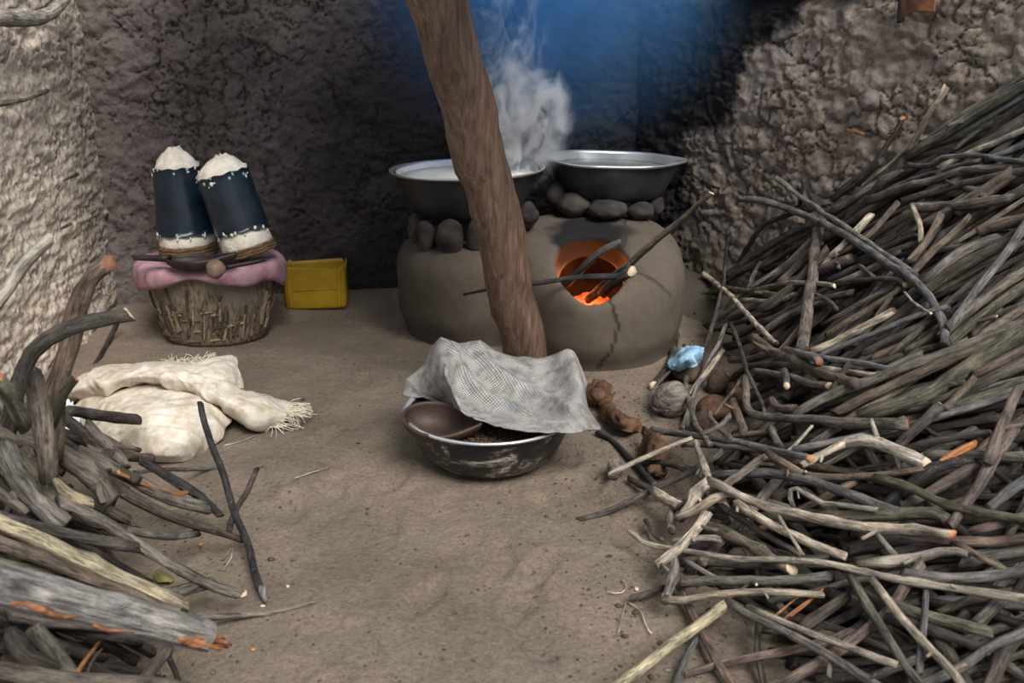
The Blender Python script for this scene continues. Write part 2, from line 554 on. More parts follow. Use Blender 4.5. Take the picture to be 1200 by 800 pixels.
def stick_geo(P, r0, r1, sides=9, rough=.10, seed=0, knots=0, flat=1.0, bend=.006, ragged=.6):
    """tube through world points P; returns verts, faces, uvs, cap face count"""
    P = np.asarray(P, float)
    L = np.linalg.norm(np.diff(P, axis=0), axis=1).sum()
    n = int(min(42, max(6, L / .035)))
    C = catrom(P, n)
    s = np.concatenate([[0], np.cumsum(np.linalg.norm(np.diff(C, axis=0), axis=1))])
    if bend:
        k = seed * 1.37
        for ax in range(3):
            C[:, ax] += bend * np.interp(s, [0, .06, max(.12, L - .06), L], [0, 1, 1, 0]) * vnoise(s * 7 + k, s * 0 + ax * 7.7 + k, seed=seed)
    T = np.gradient(C, axis=0); T /= np.linalg.norm(T, axis=1)[:, None] + 1e-9
    ref = np.array([0, 0, -1.0]) if abs(T[0][2]) < .9 else np.array([0, 1.0, 0])
    u = ref - T[0] * ref.dot(T[0]); u /= np.linalg.norm(u)
    R = np.interp(s, [0, L], [r0, r1])
    kn = [(random.uniform(.1, .9) * L, random.uniform(.15, .38), random.uniform(.012, .03), random.uniform(0, 6.28)) for _ in range(knots)]
    V, UV = [], []
    ang = np.arange(sides) * 2 * math.pi / sides
    for i in range(n):
        u = u - T[i] * u.dot(T[i]); u /= np.linalg.norm(u) + 1e-9
        w = np.cross(T[i], u)
        nz = vnoise(np.cos(ang) * 1.6 + seed * 3.1, np.sin(ang) * 1.6, np.full(sides, s[i] * 16), seed)
        nz2 = vnoise(np.cos(ang) * .4 + seed, np.sin(ang) * .4, np.full(sides, s[i] * 34), seed + 4)
        rr = R[i] * (1 + rough * 1.3 * nz + rough * .8 * nz2)
        for (ks, ka, kw, kt) in kn:
            rr = rr * (1 + ka * math.exp(-((s[i] - ks) / kw) ** 2) * (.55 + .45 * np.cos(ang - kt)))
        off = (random.uniform(-ragged, ragged) * R[i] if 0 else 0)
        for k in range(sides):
            e = 0
            if i in (0, n - 1): e = ragged * R[i] * (math.cos(ang[k] - seed) + .4 * random.uniform(-1, 1)) * (-1 if i == 0 else 1)
            V.append(C[i] + u * math.cos(ang[k]) * rr[k] + w * math.sin(ang[k]) * rr[k] * flat + T[i] * e)
            UV.append((ang[k] * R[i], s[i]))
    F = grid_faces(sides, n, wrap=True)
    c0, c1 = len(V), len(V) + 1
    V.append(np.mean(V[:sides], axis=0)); V.append(np.mean(V[(n - 1) * sides:n * sides], axis=0))
    UV += [(0, 0), (0, L)]
    caps0 = [(c0, (k + 1) % sides, k) for k in range(sides)]
    b = (n - 1) * sides
    caps1 = [(c1, b + k, b + (k + 1) % sides) for k in range(sides)]
    return V, F, caps0, caps1, UV, C, T

def stick_mesh(P, r0, r1, origin, **kw):
    V, F, a, b, UV, C, T = stick_geo(P, r0, r1, **kw)
    me = mesh([v - origin for v in V], F + a + b)
    uv = me.uv_layers.new(name='uv')
    vi = np.empty(len(me.loops), int); me.loops.foreach_get('vertex_index', vi)
    uv.data.foreach_set('uv', np.array(UV)[vi].astype(np.float32).ravel())
    me.polygons.foreach_set('material_index', [0] * len(F) + [1] * len(a) + [2] * len(b))
    return me, C, T

def make_stick(P, r0, r1, col='G', ends=('dark', 'dark'), label=None, group=None, name='stick', cat='stick', parent=None, var=.16, stubs=0, **kw):
    P = np.asarray(P, float)
    kw.setdefault('seed', random.randint(1, 9999))
    org = P[np.argmin(P[:, 2])].copy() if parent is None else np.array(parent.location)
    me, C, T = stick_mesh(P, r0, r1, org, **kw)
    o = link(name, me, [M_BARK, M_CUT[ends[0]], M_CUT[ends[1]]], parent=parent)
    if parent is None: o.location = org
    c = COLS[col]; f = 1 + random.uniform(-var, var); h = random.uniform(-.05, .05)
    o.color = (c[0] * f * (1 + h), c[1] * f, c[2] * f * (1 - h), 1)
    if label: tag(o, label, cat, group)
    for i in range(stubs):
        k = random.randint(2, max(3, len(C) - 3)); k = min(k, len(C) - 2)
        a = random.uniform(0, 6.28); rr = r0 + (r1 - r0) * k / len(C)
        q = np.cross(T[k], [math.cos(a), math.sin(a) * .5 - .3, math.sin(a) + .6]); q /= np.linalg.norm(q) + 1e-6
        q = q + T[k] * random.choice([-.7, .7]); q /= np.linalg.norm(q)
        l = rr * random.uniform(1.8, 4.0)
        sm_, _, _ = stick_mesh([C[k], C[k] + q * (rr + l * .4), C[k] + q * (rr + l)], rr * .55, rr * .32, org, sides=6, seed=i + 3, bend=0)
        s_ = link('twig_stub', sm_, [M_BARK, M_CUT['dark'], M_CUT[random.choice(['dark', 'pale', 'dark'])]], parent=o); s_.color = o.color
    return o

# ------------------------------------------------------------------ PILE SURFACES
FYk = np.array([1.0, 1.55, 1.72, 1.98, 2.22, 2.63, 3.0, 3.28, 4.0, 4.6])
FXk = np.array([.62, .56, .50, .40, .37, .40, .62, .72, .80, .92])
_t = (RE - CR) / np.linalg.norm(RE - CR); WN = np.array([_t[1], -_t[0]])
def wallX(Y):
    t = (CR[1] - Y) / (CR[1] - RE[1])
    return CR[0] + (RE[0] - CR[0]) * t
def right_z(X, Y):
    F = np.interp(Y, FYk, FXk); W = wallX(Y) - .03
    u = (X - F) / np.maximum(W - F, .05)
    H = np.interp(Y, [2.6, 3.2, 3.5, 4.0, 4.45, 4.8], [1.28, 1.25, 1.14, .66, .28, .06])
    z = H * np.clip(u, 0, 1) ** .92
    return np.where(u > 1, 3.0, np.maximum(z, 0))
def left_z(X, Y):
    B = np.interp(Y, [1.0, 1.8, 2.3, 2.8, 3.2], [-.50, -.62, -.74, -.92, -1.25])
    z = .85 * np.clip(B - X, 0, 9) ** .95
    z = np.minimum(z, .62) * np.interp(Y, [2.0, 2.6, 3.1, 3.3], [1, .6, .12, 0])
    return np.where(X < -1.74, 3.0, z)

def hit(px, py, surf, off=0.0):
    d = ray(px, py)
    s = np.arange(.9, 6.2, .012)
    p = CAMP[None] + d[None] * s[:, None]
    below = p[:, 2] < np.maximum(surf(p[:, 0], p[:, 1]) + off, .0)
    i = int(np.argmax(below)) if below.any() else len(s) - 1
    return p[i]

def lay(poly, surf, w, off=0.0, straight=.75, ext=True):
    """lay a traced stick on a pile; depth varies smoothly along it so that it stays a plausible stick"""
    pts = [np.array(p, float) for p in poly]
    if ext:
        def grow(a, b, d): v = a - b; return a + v / (np.linalg.norm(v) + 1e-6) * d
        if pts[-1][0] >= 1196 or pts[-1][1] >= 799: pts.append(grow(pts[-1], pts[-2], random.uniform(50, 150)))
        if pts[0][0] <= 3 or pts[0][1] >= 799: pts.insert(0, grow(pts[0], pts[1], random.uniform(50, 120)))
        if pts[0][0] >= 1196: pts.insert(0, grow(pts[0], pts[1], 80))
    q = catrom(pts, max(7, 3 * len(pts)))
    H = np.array([hit(a, b, surf, off) for a, b in q])
    zc = np.array([zc_of(h) for h in H])
    s = np.concatenate([[0], np.cumsum(np.linalg.norm(np.diff(q, axis=0), axis=1))])
    iz = 1 / zc
    A = np.polyfit(s, iz, 1)
    izf = straight * np.polyval(A, s) + (1 - straight) * iz
    out = []
    for (a, b), k in zip(q, izf):
        p = CAMP + ray(a, b) / k
        rr = w / 2 / FPX / k
        if p[2] < rr * .8:
            p = atZ(a, b, rr * .8)
        if surf is right_z:                          # keep clear of the relief of the wall
            rd = ray(a, b); m = .085 + rr
            if (p[:2] - CR) @ WN < m: p = CAMP + rd * ((m - (CAMP[:2] - CR) @ WN) / (rd[:2] @ WN))
        if surf is left_z and p[0] < -1.72: p[0] = -1.72
        out.append(p)
    out = np.array(out)
    return out, w / 2 / FPX / float(np.mean(izf))

# ------------------------------------------------------------------ CLAY STOVE
def smin(a, b, k): h = np.clip(.5 + .5 * (b - a) / k, 0, 1); return b * (1 - h) + a * h - k * h * (1 - h)
def smax(a, b, k): return -smin(-a, -b, k)
def stove_f(X, Y, Z):
    def lobe(cx, cy, rx, ry, top, k):
        bul = 1 + .05 * np.sin(np.clip(Z / .45, 0, 1) * math.pi) - .05 * sstep(.12, 0, Z)
        q = np.sqrt(((X - cx) / (rx * bul)) ** 2 + ((Y - cy) / (ry * bul)) ** 2)
        return smax((q - 1) * min(rx, ry), (Z - top), k)
    L = lobe(-.185, 4.30, .335, .42, .43, .13)
    topR = .50 - .10 * sstep(4.35, 3.6, Y)
    R = lobe(.375, 4.13, .375, .56, topR, .15)
    d = smin(L, R, .10)
    d = d + .010 * fbm(X * 5, Y * 5, Z * 5, 91, 3)
    # fire mouth and firing chamber
    m = np.sqrt(((X - .335) / .158) ** 2 + ((Y - 3.85) / .27) ** 2 + ((Z - .335) / .19) ** 2)
    d = smax(d, -(m - 1) * .17, .035)
    ch = np.sqrt(((X - .36) / .25) ** 2 + ((Y - 4.2) / .34) ** 2 + ((Z - .19) / .17) ** 2)
    d = smax(d, -(ch - 1) * .17, .02)
    # pot holes
    h1 = np.sqrt((X + .19) ** 2 + (Y - 4.28) ** 2) - .15
    d = smax(d, -np.maximum(h1, .25 - Z), .03)
    h2 = np.sqrt((X - .45) ** 2 + (Y - 4.50) ** 2) - .14
    d = smax(d, -np.maximum(h2, .15 - Z), .03)
    return d
V, F = surface_net(stove_f, (-.62, 3.45, -.05), (.85, 4.95, .62), 120)
me = mesh(V, F)
nz = fbm(V[:, 0] * 9, V[:, 1] * 9, V[:, 2] * 9, 95, 4)
dm = np.sqrt(((V[:, 0] - .33) / .21) ** 2 + ((V[:, 1] - 4.10) / .25) ** 2)
so = (1 - sstep(.62, 1.05, dm + .3 * nz)) * sstep(.30, .36, V[:, 2])
inside = np.sqrt(((V[:, 0] - .335) / .168) ** 2 + ((V[:, 1] - 3.85) / .285) ** 2 + ((V[:, 2] - .335) / .205) ** 2) < 1.0
backdark = .75 * sstep(4.3, 4.7, V[:, 1] + .2 * nz) + .45 * sstep(-.05, -.45, V[:, 0] + .3 * nz) * .5  # clay gets darker towards the back and the left end
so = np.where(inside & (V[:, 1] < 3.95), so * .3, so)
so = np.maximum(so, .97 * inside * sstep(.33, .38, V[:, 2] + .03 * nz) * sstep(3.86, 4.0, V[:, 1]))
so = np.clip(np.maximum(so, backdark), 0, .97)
def crackline(pts, wid):
    d = np.full(len(V), 9.0)
    for a, b in zip(pts[:-1], pts[1:]):
        a, b = np.array(a), np.array(b); ab = b - a
        t = np.clip(((V - a) @ ab) / (ab @ ab), 0, 1)
        d = np.minimum(d, np.linalg.norm(V - (a + t[:, None] * ab) - (.006 * np.sin(V[:, 2:] * 90)), axis=1))
    return 1 - sstep(wid * .5, wid, d)
stove_pt = lambda x, y: hit(x, y, lambda X, Y: np.where(stove_f(X, Y, X * 0 + .2) < 0, np.where(stove_f(X, Y, X * 0 + .40) < 0, .43, .3), 0))
VP = np.array([to_px(v) for v in V])
def crackpx(pl, wid=2.6):
    d = np.full(len(V), 99.0); pl = np.array(pl, float)
    w_ = VP + 2.0 * np.stack([vnoise(VP[:, 1] * .2, VP[:, 1] * 0, seed=3), VP[:, 0] * 0], -1)
    for a, b in zip(pl[:-1], pl[1:]):
        ab = b - a; t_ = np.clip(((w_ - a) @ ab) / (ab @ ab), 0, 1)
        d = np.minimum(d, np.linalg.norm(w_ - (a + t_[:, None] * ab), axis=1))
    return (1 - sstep(wid * .5, wid, d)) * (V[:, 1] < 4.35)
ck = np.maximum(crackpx([(716, 346), (722, 370), (723, 390), (714, 415), (700, 430)]), crackpx([(732, 258), (733, 275), (730, 290)]))
ck = np.maximum(ck, .7 * crackpx([(745, 318), (770, 330), (785, 345)], 2.2))
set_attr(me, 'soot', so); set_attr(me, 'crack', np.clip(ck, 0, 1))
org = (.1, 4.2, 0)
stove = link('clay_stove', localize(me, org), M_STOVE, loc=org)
tag(stove, 'large rounded clay stove with a glowing fire mouth, carrying two cooking pots', 'stove')

# embers in the fire mouth
def emit(name, c1, c2, strength, scale):
    m, nt, b = newmat(name)
    v = objcoord(nt)
    n = noise(nt, v, scale, 6, .7, .4)
    nt.links.new(ramp(nt, n, [(.3, (.02, .01, .008)), (.6, (.12, .05, .03))]), b.inputs['Base Color'])
    nt.links.new(ramp(nt, n, [(.36, (0.02, 0.0, 0)), (.5, c1), (.72, c2)]), b.inputs['Emission Color'])
    b.inputs['Emission Strength'].default_value = strength
    b.inputs['Roughness'].default_value = .9
    if True: bump(nt, b, n, .8, .02)
    return m
M_EMBER = emit('ember_glow', (.60, .035, .004), (1.0, .16, .015), 1.1, 14)
M_COAL = emit('coal_glow', (.8, .06, .006), (1.0, .2, .02), .9, 30)
def blob_mesh(rx, ry, rz, seed, amp=.2, fs=1.6, sub=3, squash=0.0, facet=0.0):
    bm = bmesh.new(); bmesh.ops.create_icosphere(bm, subdivisions=sub, radius=1)
    P = np.array([v.co[:] for v in bm.verts])
    d = 1 + amp * fbm(P[:, 0] * fs + seed, P[:, 1] * fs, P[:, 2] * fs, seed, 3)
    if facet: d = d - facet * (1 - np.abs(P).max(1)) * 0 + facet * worley(P[:, 0] * 1.3 + seed, P[:, 1] * 1.3 + P[:, 2], seed)[0] * -.4
    Q = P * d[:, None] * np.array([rx, ry, rz])
    if squash: Q[:, 2] = np.where(Q[:, 2] < -rz * squash, -rz * squash + (Q[:, 2] + rz * squash) * .15, Q[:, 2])
    for v, q in zip(bm.verts, Q): v.co = q
    me = bpy.data.meshes.new('m'); bm.to_mesh(me); bm.free()
    return me
eb = link('ember_bed', blob_mesh(.20, .30, .07, 5, .35, 3, 4), M_EMBER, loc=(.35, 4.0, .10))
tag(eb, 'bed of glowing orange embers inside the clay stove', 'embers', kind='stuff')
for i in range(9):
    o = link('coal', blob_mesh(.035, .03, .025, 40 + i, .3, 2, 2), M_COAL, loc=(.36 + random.uniform(-.13, .13), 4.0 + random.uniform(-.18, .2), .165))
    tag(o, 'glowing coal lying on the ember bed in the stove mouth', 'coal', 'glowing coals in the stove')
fl = bpy.data.lights.new('fire_light', 'POINT'); fl.energy = 5.5; fl.color = (1, .26, .05); fl.shadow_soft_size = .07
flo = bpy.data.objects.new('fire_light', fl); flo.location = (.35, 4.02, .21); COL.objects.link(flo)

# ------------------------------------------------------------------ POTS AND STONES
def pot_metal(name, c1, c2, lo, hi, rough, metal):
    m, nt, b = newmat(name)
    v = objcoord(nt)
    n = noise(nt, v, 7, 6, .6)
    nt.links.new(ramp(nt, n, [(lo, c1), (hi, c2)]), b.inputs['Base Color'])
    b.inputs['Metallic'].default_value = metal
    b.inputs['Roughness'].default_value = rough
    bump(nt, b, noise(nt, v, 40, 4), .15, .004)
    return m
M_POT_OUT = pot_metal('sooty_pot', (.018, .019, .022), (.055, .056, .06), .35, .75, .5, .3)
M_POT_IN = pot_metal('pot_inside', (.62, .65, .68), (.84, .86, .88), .3, .7, .35, .15)
M_POT_IN2 = pot_metal('dull_pot_inside', (.24, .26, .27), (.42, .44, .45), .3, .7, .45, .3)
M_RIM = pot_metal('pot_rim', (.62, .66, .72), (.85, .88, .92), .3, .7, .28, .8)
M_PORRIDGE = simple('white_gruel', (.74, .75, .75), (.88, .88, .87), 9, .35, .3, .006, 25, spec=.5)
M_BROTH = simple('grey_broth', (.10, .105, .105), (.22, .22, .21), 9, .2, .3, .006, 18, spec=.6)
M_STONE = simple('hearth_stone', (.014, .012, .012), (.06, .052, .047), 7, .9, .5, .01, 50)

def pot(loc, R, Hh, rb, warp, tilt, liquid_z, mliq, label, inner):
    root = empty('cooking_pot', loc, tilt)
    tag(root, label, 'pot')
    def fn(t, k, r, z):
        wv = 1 + warp * (max(0, z / Hh)) ** 3 * (math.cos(2 * t) * .55 + math.cos(6 * t + .3) * .45)
        zz = z + warp * .10 * R * (z / Hh) ** 3 * math.cos(2 * t + 1)
        return (r * wv * math.cos(t), r * wv * math.sin(t), zz)
    prof = [(rb * .5, 0), (rb * .8, .004), (rb, .022)]
    for i in range(1, 9):
        f = i / 8
        prof.append((rb + (R * .94 - rb) * (f ** .72), .022 + (Hh - .03) * f))
    link('body', lathe_mesh(prof, 72, fn), M_POT_OUT, root)
    pin = [(r * .985 - .003, z + .003) for r, z in prof[2:]]
    link('lining', lathe_mesh(pin, 72, fn, close_bottom=True), inner, root)
    lip = [(R * .94, Hh - .010), (R * .955, Hh - .003), (R * .98, Hh + .003), (R, Hh + .004), (R * 1.003, Hh - .001), (R * .998, Hh - .006), (R * .955, Hh - .012)]
    link('rim', lathe_mesh(lip, 72, fn, close_bottom=False), M_RIM, root)
    rl = np.interp(liquid_z, [p[1] for p in prof], [p[0] for p in prof]) - .004
    link('contents', lathe_mesh([(rl, liquid_z), (rl * .7, liquid_z + .004), (rl * .3, liquid_z + .006)], 72, fn, True, True), mliq, root)
    return root
P1 = (-.197, 4.25, .515); P2 = (.475, 4.50, .565)
pot(P1, .350, .222, .215, .0, (0, math.radians(-1.0), 0), .196, M_PORRIDGE, 'round sooty cooking pot full of steaming white gruel, partly behind the leaning post', M_POT_IN)
pot(P2, .325, .185, .235, .075, (0, math.radians(1.2), 0), .150, M_BROTH, 'dented dark pot with an angular warped rim and grey broth, by the right wall', M_POT_IN2)
def stone(loc, rx, ry, rz, seed, label, grp=None):
    o = link('hearth_stone', blob_mesh(rx, ry, rz, seed, .32, 1.1, 3), M_STONE, loc=loc)
    o.rotation_euler = (0, 0, seed * .9)
    tag(o, label, 'stone', grp)
    return o
def stone_px(px, py, Y, wpx, hpx, seed, label, grp=None):
    p = atY(px, py, Y); k = zc_of(p) / FPX
    return stone(p, wpx / 2 * k, wpx / 2 * k * .9, hpx / 2 * k, seed, label, grp)
g1 = 'stones propping up the steaming pot'
stone_px(486, 267, 4.13, 19, 32, 1, 'narrow upright stone at the outer end of the row under the steaming pot', g1)
stone_px(499, 276, 4.04, 27, 40, 2, 'tall dark stone, second in the row under the steaming pot', g1)
stone_px(527, 277, 3.99, 37, 38, 3, 'broad squarish stone under the middle of the steaming pot', g1)
stone_px(557, 277, 3.99, 24, 38, 4, 'pale grey stone under the steaming pot right beside the leaning post', g1)
stone_px(619, 252, 4.10, 28, 30, 5, 'dark lumpy stone under the steaming pot, on the stove side of the post', g1)
g2 = 'stones propping up the dented pot'
stone_px(653, 228, 4.42, 30, 34, 6, 'black upright stone under the dented pot, nearest the steaming pot', g2)
stone_px(671, 240, 4.32, 38, 26, 7, 'dark oval stone lying under the dented pot above the fire mouth', g2)
stone_px(713, 244, 4.28, 46, 24, 8, 'pale brown dome-shaped stone under the middle of the dented pot', g2)
stone_px(750, 247, 4.30, 36, 23, 9, 'dark rounded stone with a light end under the dented pot', g2)
stone_px(768, 242, 4.40, 22, 24, 10, 'black stone under the dented pot close to the right wall', g2)

# ------------------------------------------------------------------ LEANING POST
def post_mat():
    m, nt, b = newmat('post_wood')
    v = objcoord(nt, (1, 1, .09))
    n1 = noise(nt, v, 58, 8, .68, .5); n2 = noise(nt, objcoord(nt, (1, 1, .5)), 7, 5, .6)
    c = ramp(nt, n1, [(.3, (.042, .026, .018)), (.47, (.125, .080, .057)), (.62, (.19, .128, .092)), (.74, (.36, .27, .20))])
    c = mixc(nt, .7, c, ramp(nt, n2, [(.3, (.55, .48, .46)), (.6, (1.1, 1.06, 1.02))]), 'MULTIPLY')
    nt.links.new(c, b.inputs['Base Color'])
    b.inputs['Roughness'].default_value = .6
    b.inputs['Specular IOR Level'].default_value = .35
    bump(nt, b, n1, .6, .006)
    return m
A = np.array([.090, 3.38, .0]); 
pts = [A, atY(613, 400, 3.34), atY(591, 300, 3.27), atY(556, 160, 3.17), atY(510, 0, 3.06)]
pts.append(pts[-1] + (pts[-1] - pts[-2]) * 1.25)
V_, F_, a_, b_, UV_, C_, T_ = stick_geo(pts, .080, .098, sides=28, rough=.05, seed=3, knots=0, bend=.012, ragged=.05)
me = mesh([v - A for v in V_], F_ + a_ + b_)
o = link('leaning_post', me, post_mat(), loc=A)
tag(o, 'thick peeled brown log post leaning in front of the clay stove', 'post')

# ------------------------------------------------------------------ BASKET GROUP
BX, BY = -1.345, 4.10
bsk = empty('large_basket', (BX, BY, .0)); tag(bsk, 'big mud-smeared woven basket standing by the back wall with a pink cloth', 'basket')
def wicker_mat():
    m, nt, b = newmat('mud_smeared_wicker')
    v = objcoord(nt)
    n = noise(nt, v, 7, 6, .6); n2 = noise(nt, objcoord(nt, (1, 1, .3)), 70, 5, .6)
    c = ramp(nt, n2, [(.34, (.045, .034, .024)), (.6, (.24, .185, .125))])
    c = mixc(nt, ramp(nt, n, [(.42, (1, 1, 1)), (.58, (0, 0, 0))]), c, (.17, .145, .115))
    nt.links.new(c, b.inputs['Base Color']); b.inputs['Roughness'].default_value = .92
    bump(nt, b, n2, .7, .01)
    return m
M_WICK = wicker_mat()
bprof = [(.215, 0), (.228, .02), (.24, .08), (.258, .16), (.275, .24), (.286, .32), (.29, .345)]
def bfn(t, k, r, z): 
    w = 1 + .012 * math.sin(26 * t + k * math.pi)
    return (r * w * math.cos(t), r * w * .86 * math.sin(t), z)
link('body', lathe_mesh(bprof, 104, bfn, True, True), M_WICK, bsk)
M_WK = [simple('wicker_strand_%d' % i, c, tuple(x * 1.9 for x in c), 60, .9, .4, .003, 120) for i, c in enumerate([(.095, .070, .046), (.045, .036, .027), (.19, .145, .095)])]
rr = random.Random(4)
sm = {}
def bar(p, q, w, t, out):
    p, q = np.array(p), np.array(q); d = q - p; L = np.linalg.norm(d); d = d / L
    out = np.array(out); out = out - d * out.dot(d); out /= np.linalg.norm(out); s = np.cross(d, out)
    vs_ = []
    for i, f in enumerate((0, .33, .66, 1)):
        b = p + d * L * f + out * .004 * math.sin(f * 9)
        for (a, c) in ((-1, 0), (1, 0), (.8, 1), (-.8, 1)):
            vs_.append(b + s * w / 2 * a + out * t * c)
    return mesh(vs_, grid_faces(4, 4, wrap=True) + [(3, 2, 1, 0), (12, 13, 14, 15)])
def bpoint(t, z, off=.0):
    r = np.interp(z, [p[1] for p in bprof], [p[0] for p in bprof]) + off
    return (r * math.cos(t), r * .86 * math.sin(t), z)
for i in range(120):                         # split canes that show where the mud has fallen off
    t = rr.uniform(math.pi * 1.06, math.pi * 1.98); z0 = rr.uniform(.03, .17); 
    if rr.random() < .3 and z0 > .1: continue
    h = rr.uniform(.05, .13); sl = rr.choice([.04, .10, .16, .3, .4]) * h / .27 * (1 if t > 4.4 else -.6)
    if rr.random() < .2: h, sl = .006, rr.uniform(.12, .3)
    me = bar(bpoint(t, z0), bpoint(t + sl, min(.30, z0 + h)), rr.uniform(.006, .013), .009, (math.cos(t), math.sin(t), 0))
    link('cane', me, rr.choice(M_WK), bsk, smooth=False)
M_PINK = simple('pink_cloth', (.27, .14, .175), (.47, .29, .34), 14, .9, .5, .006, 160, lo=.3, hi=.7)
cp = []
nth = 120
for k in range(9):
    f = k / 8
    for i in range(nth):
        t = 2 * math.pi * i / nth
        dr = .085 + .035 * math.sin(2 * t + 1.2) + .03 * float(vnoise(math.cos(t) * 2.3, math.sin(t) * 2.3, seed=7))
        w = float(vnoise(math.cos(t) * 7, math.sin(t) * 7, f * 1.5, seed=9))
        if f < .45:
            g = f / .45; r = .20 + (.318 - .20) * g; z = .352 + .018 * math.sin(g * math.pi * .75) + .008 * w
        else:
            g = (f - .45) / .55; r = .318 + .012 * math.sin(g * 3) + .010 * w; z = .362 - dr * g + .006 * w
        cp.append((r * math.cos(t), r * .88 * math.sin(t), z))
me = mesh(cp, grid_faces(nth, 9, wrap=True)); solidify(me, .004)
link('cloth', me, M_PINK, bsk)['label'] = 'dusty pink cloth folded over the basket rim'
M_FLOUR = simple('flour', (.66, .60, .50), (.84, .79, .70), 25, .95, .7, .008, 90)
link('filling', lathe_mesh([(.285, .345), (.2, .353), (.1, .355)], 48, lambda t, k, r, z: (r * math.cos(t), r * .86 * math.sin(t), z + .006 * math.sin(5 * t)), True, True), simple('basket_filling', (.20, .13, .12), (.45, .36, .33), 14, .95, .6, .01, 70), bsk)

M_RUBBER, nt_, b_s = newmat('blue_black_rubber')
v = objcoord(nt_)
nt_.links.new(ramp(nt_, noise(nt_, v, 6, 5, .6), [(.35, (.005, .011, .021)), (.75, (.016, .030, .048))]), b_s.inputs['Base Color'])
b_s.inputs['Roughness'].default_value = .3
bump(nt_, b_s, noise(nt_, v, 18, 4), .2, .01)
M_COIL = simple('woven_coil', (.075, .042, .022), (.21, .13, .07), 40, .8, .7, .006, 90, stretch=(1, 1, 6))
M_TEAL = simple('teal_flake', (.10, .32, .28), (.30, .52, .46), 40, .8, 0)
def press(loc, tilt, rb, rt, h_base, h_fl, h_shell, heap, label, seed, tl):
    root = empty('flour_press', loc, tilt); tag(root, label, 'press')
    rg = random.Random(seed)
    rad = lambda z: rb + (rt - rb) * max(0, z - h_base - h_fl) / h_shell
    for k in range(3):                       # coiled woven base
        R_, zz = rb * (1.02 - .01 * k), h_base * (k + .5) / 3
        tv, tf = [], []
        for i in range(48):
            t = 2 * math.pi * i / 48
            for j in range(8):
                p = 2 * math.pi * j / 8
                rr_ = R_ + h_base / 5.2 * math.cos(p)
                tv.append((rr_ * math.cos(t), rr_ * math.sin(t), zz + h_base / 5.2 * math.sin(p) + .002 * math.sin(9 * t)))
        for i in range(48):
            for j in range(8):
                tf.append((i * 8 + j, (i + 1) % 48 * 8 + j, (i + 1) % 48 * 8 + (j + 1) % 8, i * 8 + (j + 1) % 8))
        link('coil', mesh(tv, tf), M_COIL, root)
    fz_ = lambda t: tl * math.cos(t + 1.9)    # the flour band is thicker on one side
    link('flour_band', lathe_mesh([(rb * .97, h_base * .9), (rb * 1.0, h_base + .01), (rb * .99, h_base + h_fl * .6), (rb * .95, h_base + h_fl + .03)], 56,
         lambda t, k, r, z: (r * (1 + .02 * math.sin(9 * t + k)) * math.cos(t), r * (1 + .02 * math.sin(9 * t + k)) * math.sin(t), z), True, True), M_FLOUR, root)
    z0 = h_base + h_fl
    sp = [(rad(z0 + h_shell * f) * (1.03 + .012 * math.sin(f * 7)), z0 + h_shell * f) for f in np.linspace(0, 1, 11)]
    sp = [(sp[0][0] * 1.035, sp[0][1])] + sp + [(sp[-1][0] * 1.015, sp[-1][1] + .003), (sp[-1][0] * .97, sp[-1][1])]
    link('shell', lathe_mesh(sp, 64, lambda t, k, r, z: (r * (1 + .012 * math.sin(2 * t + seed)) * math.cos(t), r * math.sin(t), z + (fz_(t) * .9 if k < 2 else 0) + .003 * math.sin(11 * t)), False, False), M_RUBBER, root)
    zt = z0 + h_shell
    hp = [(rt * 1.0, zt - .006), (rt * .98, zt + heap * .08), (rt * .80, zt + heap * .36), (rt * .52, zt + heap * .72), (rt * .28, zt + heap * .94), (rt * .08, zt + heap)]
    def hf(t, k, r, z):
        n = float(vnoise(math.cos(t) * 2.2 + seed, math.sin(t) * 2.2, k * .8, seed)) * (1 if k else .2)
        n2 = float(vnoise(math.cos(t) * 6 + seed, math.sin(t) * 6, k * 1.7, seed + 1)) * (1 if k else .2)
        return (r * (1 + .10 * n) * math.cos(t) + (.012 * (k > 2) * (seed % 3 - 1)), r * (1 + .10 * n) * math.sin(t), z + .012 * n + .007 * n2)
    link('flour_heap', lathe_mesh(hp, 56, hf, False, True), M_FLOUR, root)
    for i in range(26):                      # torn flakes along the two edges of the shell
        t = rg.uniform(math.pi * 1.02, math.pi * 1.98); e = rg.random() < .5
        z = (zt - rg.uniform(0, .035)) if e else z0 + rg.uniform(-.012, .012) + fz_(t) * .8
        r = rad(z) * 1.045
        me = blob_mesh(rg.uniform(.004, .010), .003, rg.uniform(.004, .012), i, .4, 2, 1)
        o = link('flake', me, M_TEAL if rg.random() < .35 else M_FLOUR, root, loc=(r * math.cos(t), r * math.sin(t), z))
        o.rotation_euler = (0, 0, t + math.pi / 2)
    return root
p = atY(222, 297, 4.18)
press(tuple(p), (0, math.radians(-2.5), 0), .120, .098, .045, .048, .297, .085, 'upright blue-black rubber cylinder heaped with flour on the basket', 1, .008)
p = atY(294, 297, 4.02)
press(tuple(p), (math.radians(-2), math.radians(-15.5), 0), .110, .108, .035, .058, .262, .075, 'tilted blue-black rubber cylinder heaped with flour, leaning on its upright neighbour', 2, .018)

M_GOURD = simple('dark_gourd', (.012, .009, .010), (.036, .025, .024), 10, .5, .4, .006, 40)
M_WOODK = simple('worn_wood_knob', (.10, .065, .045), (.23, .16, .11), 18, .7, .5, .006, 60)
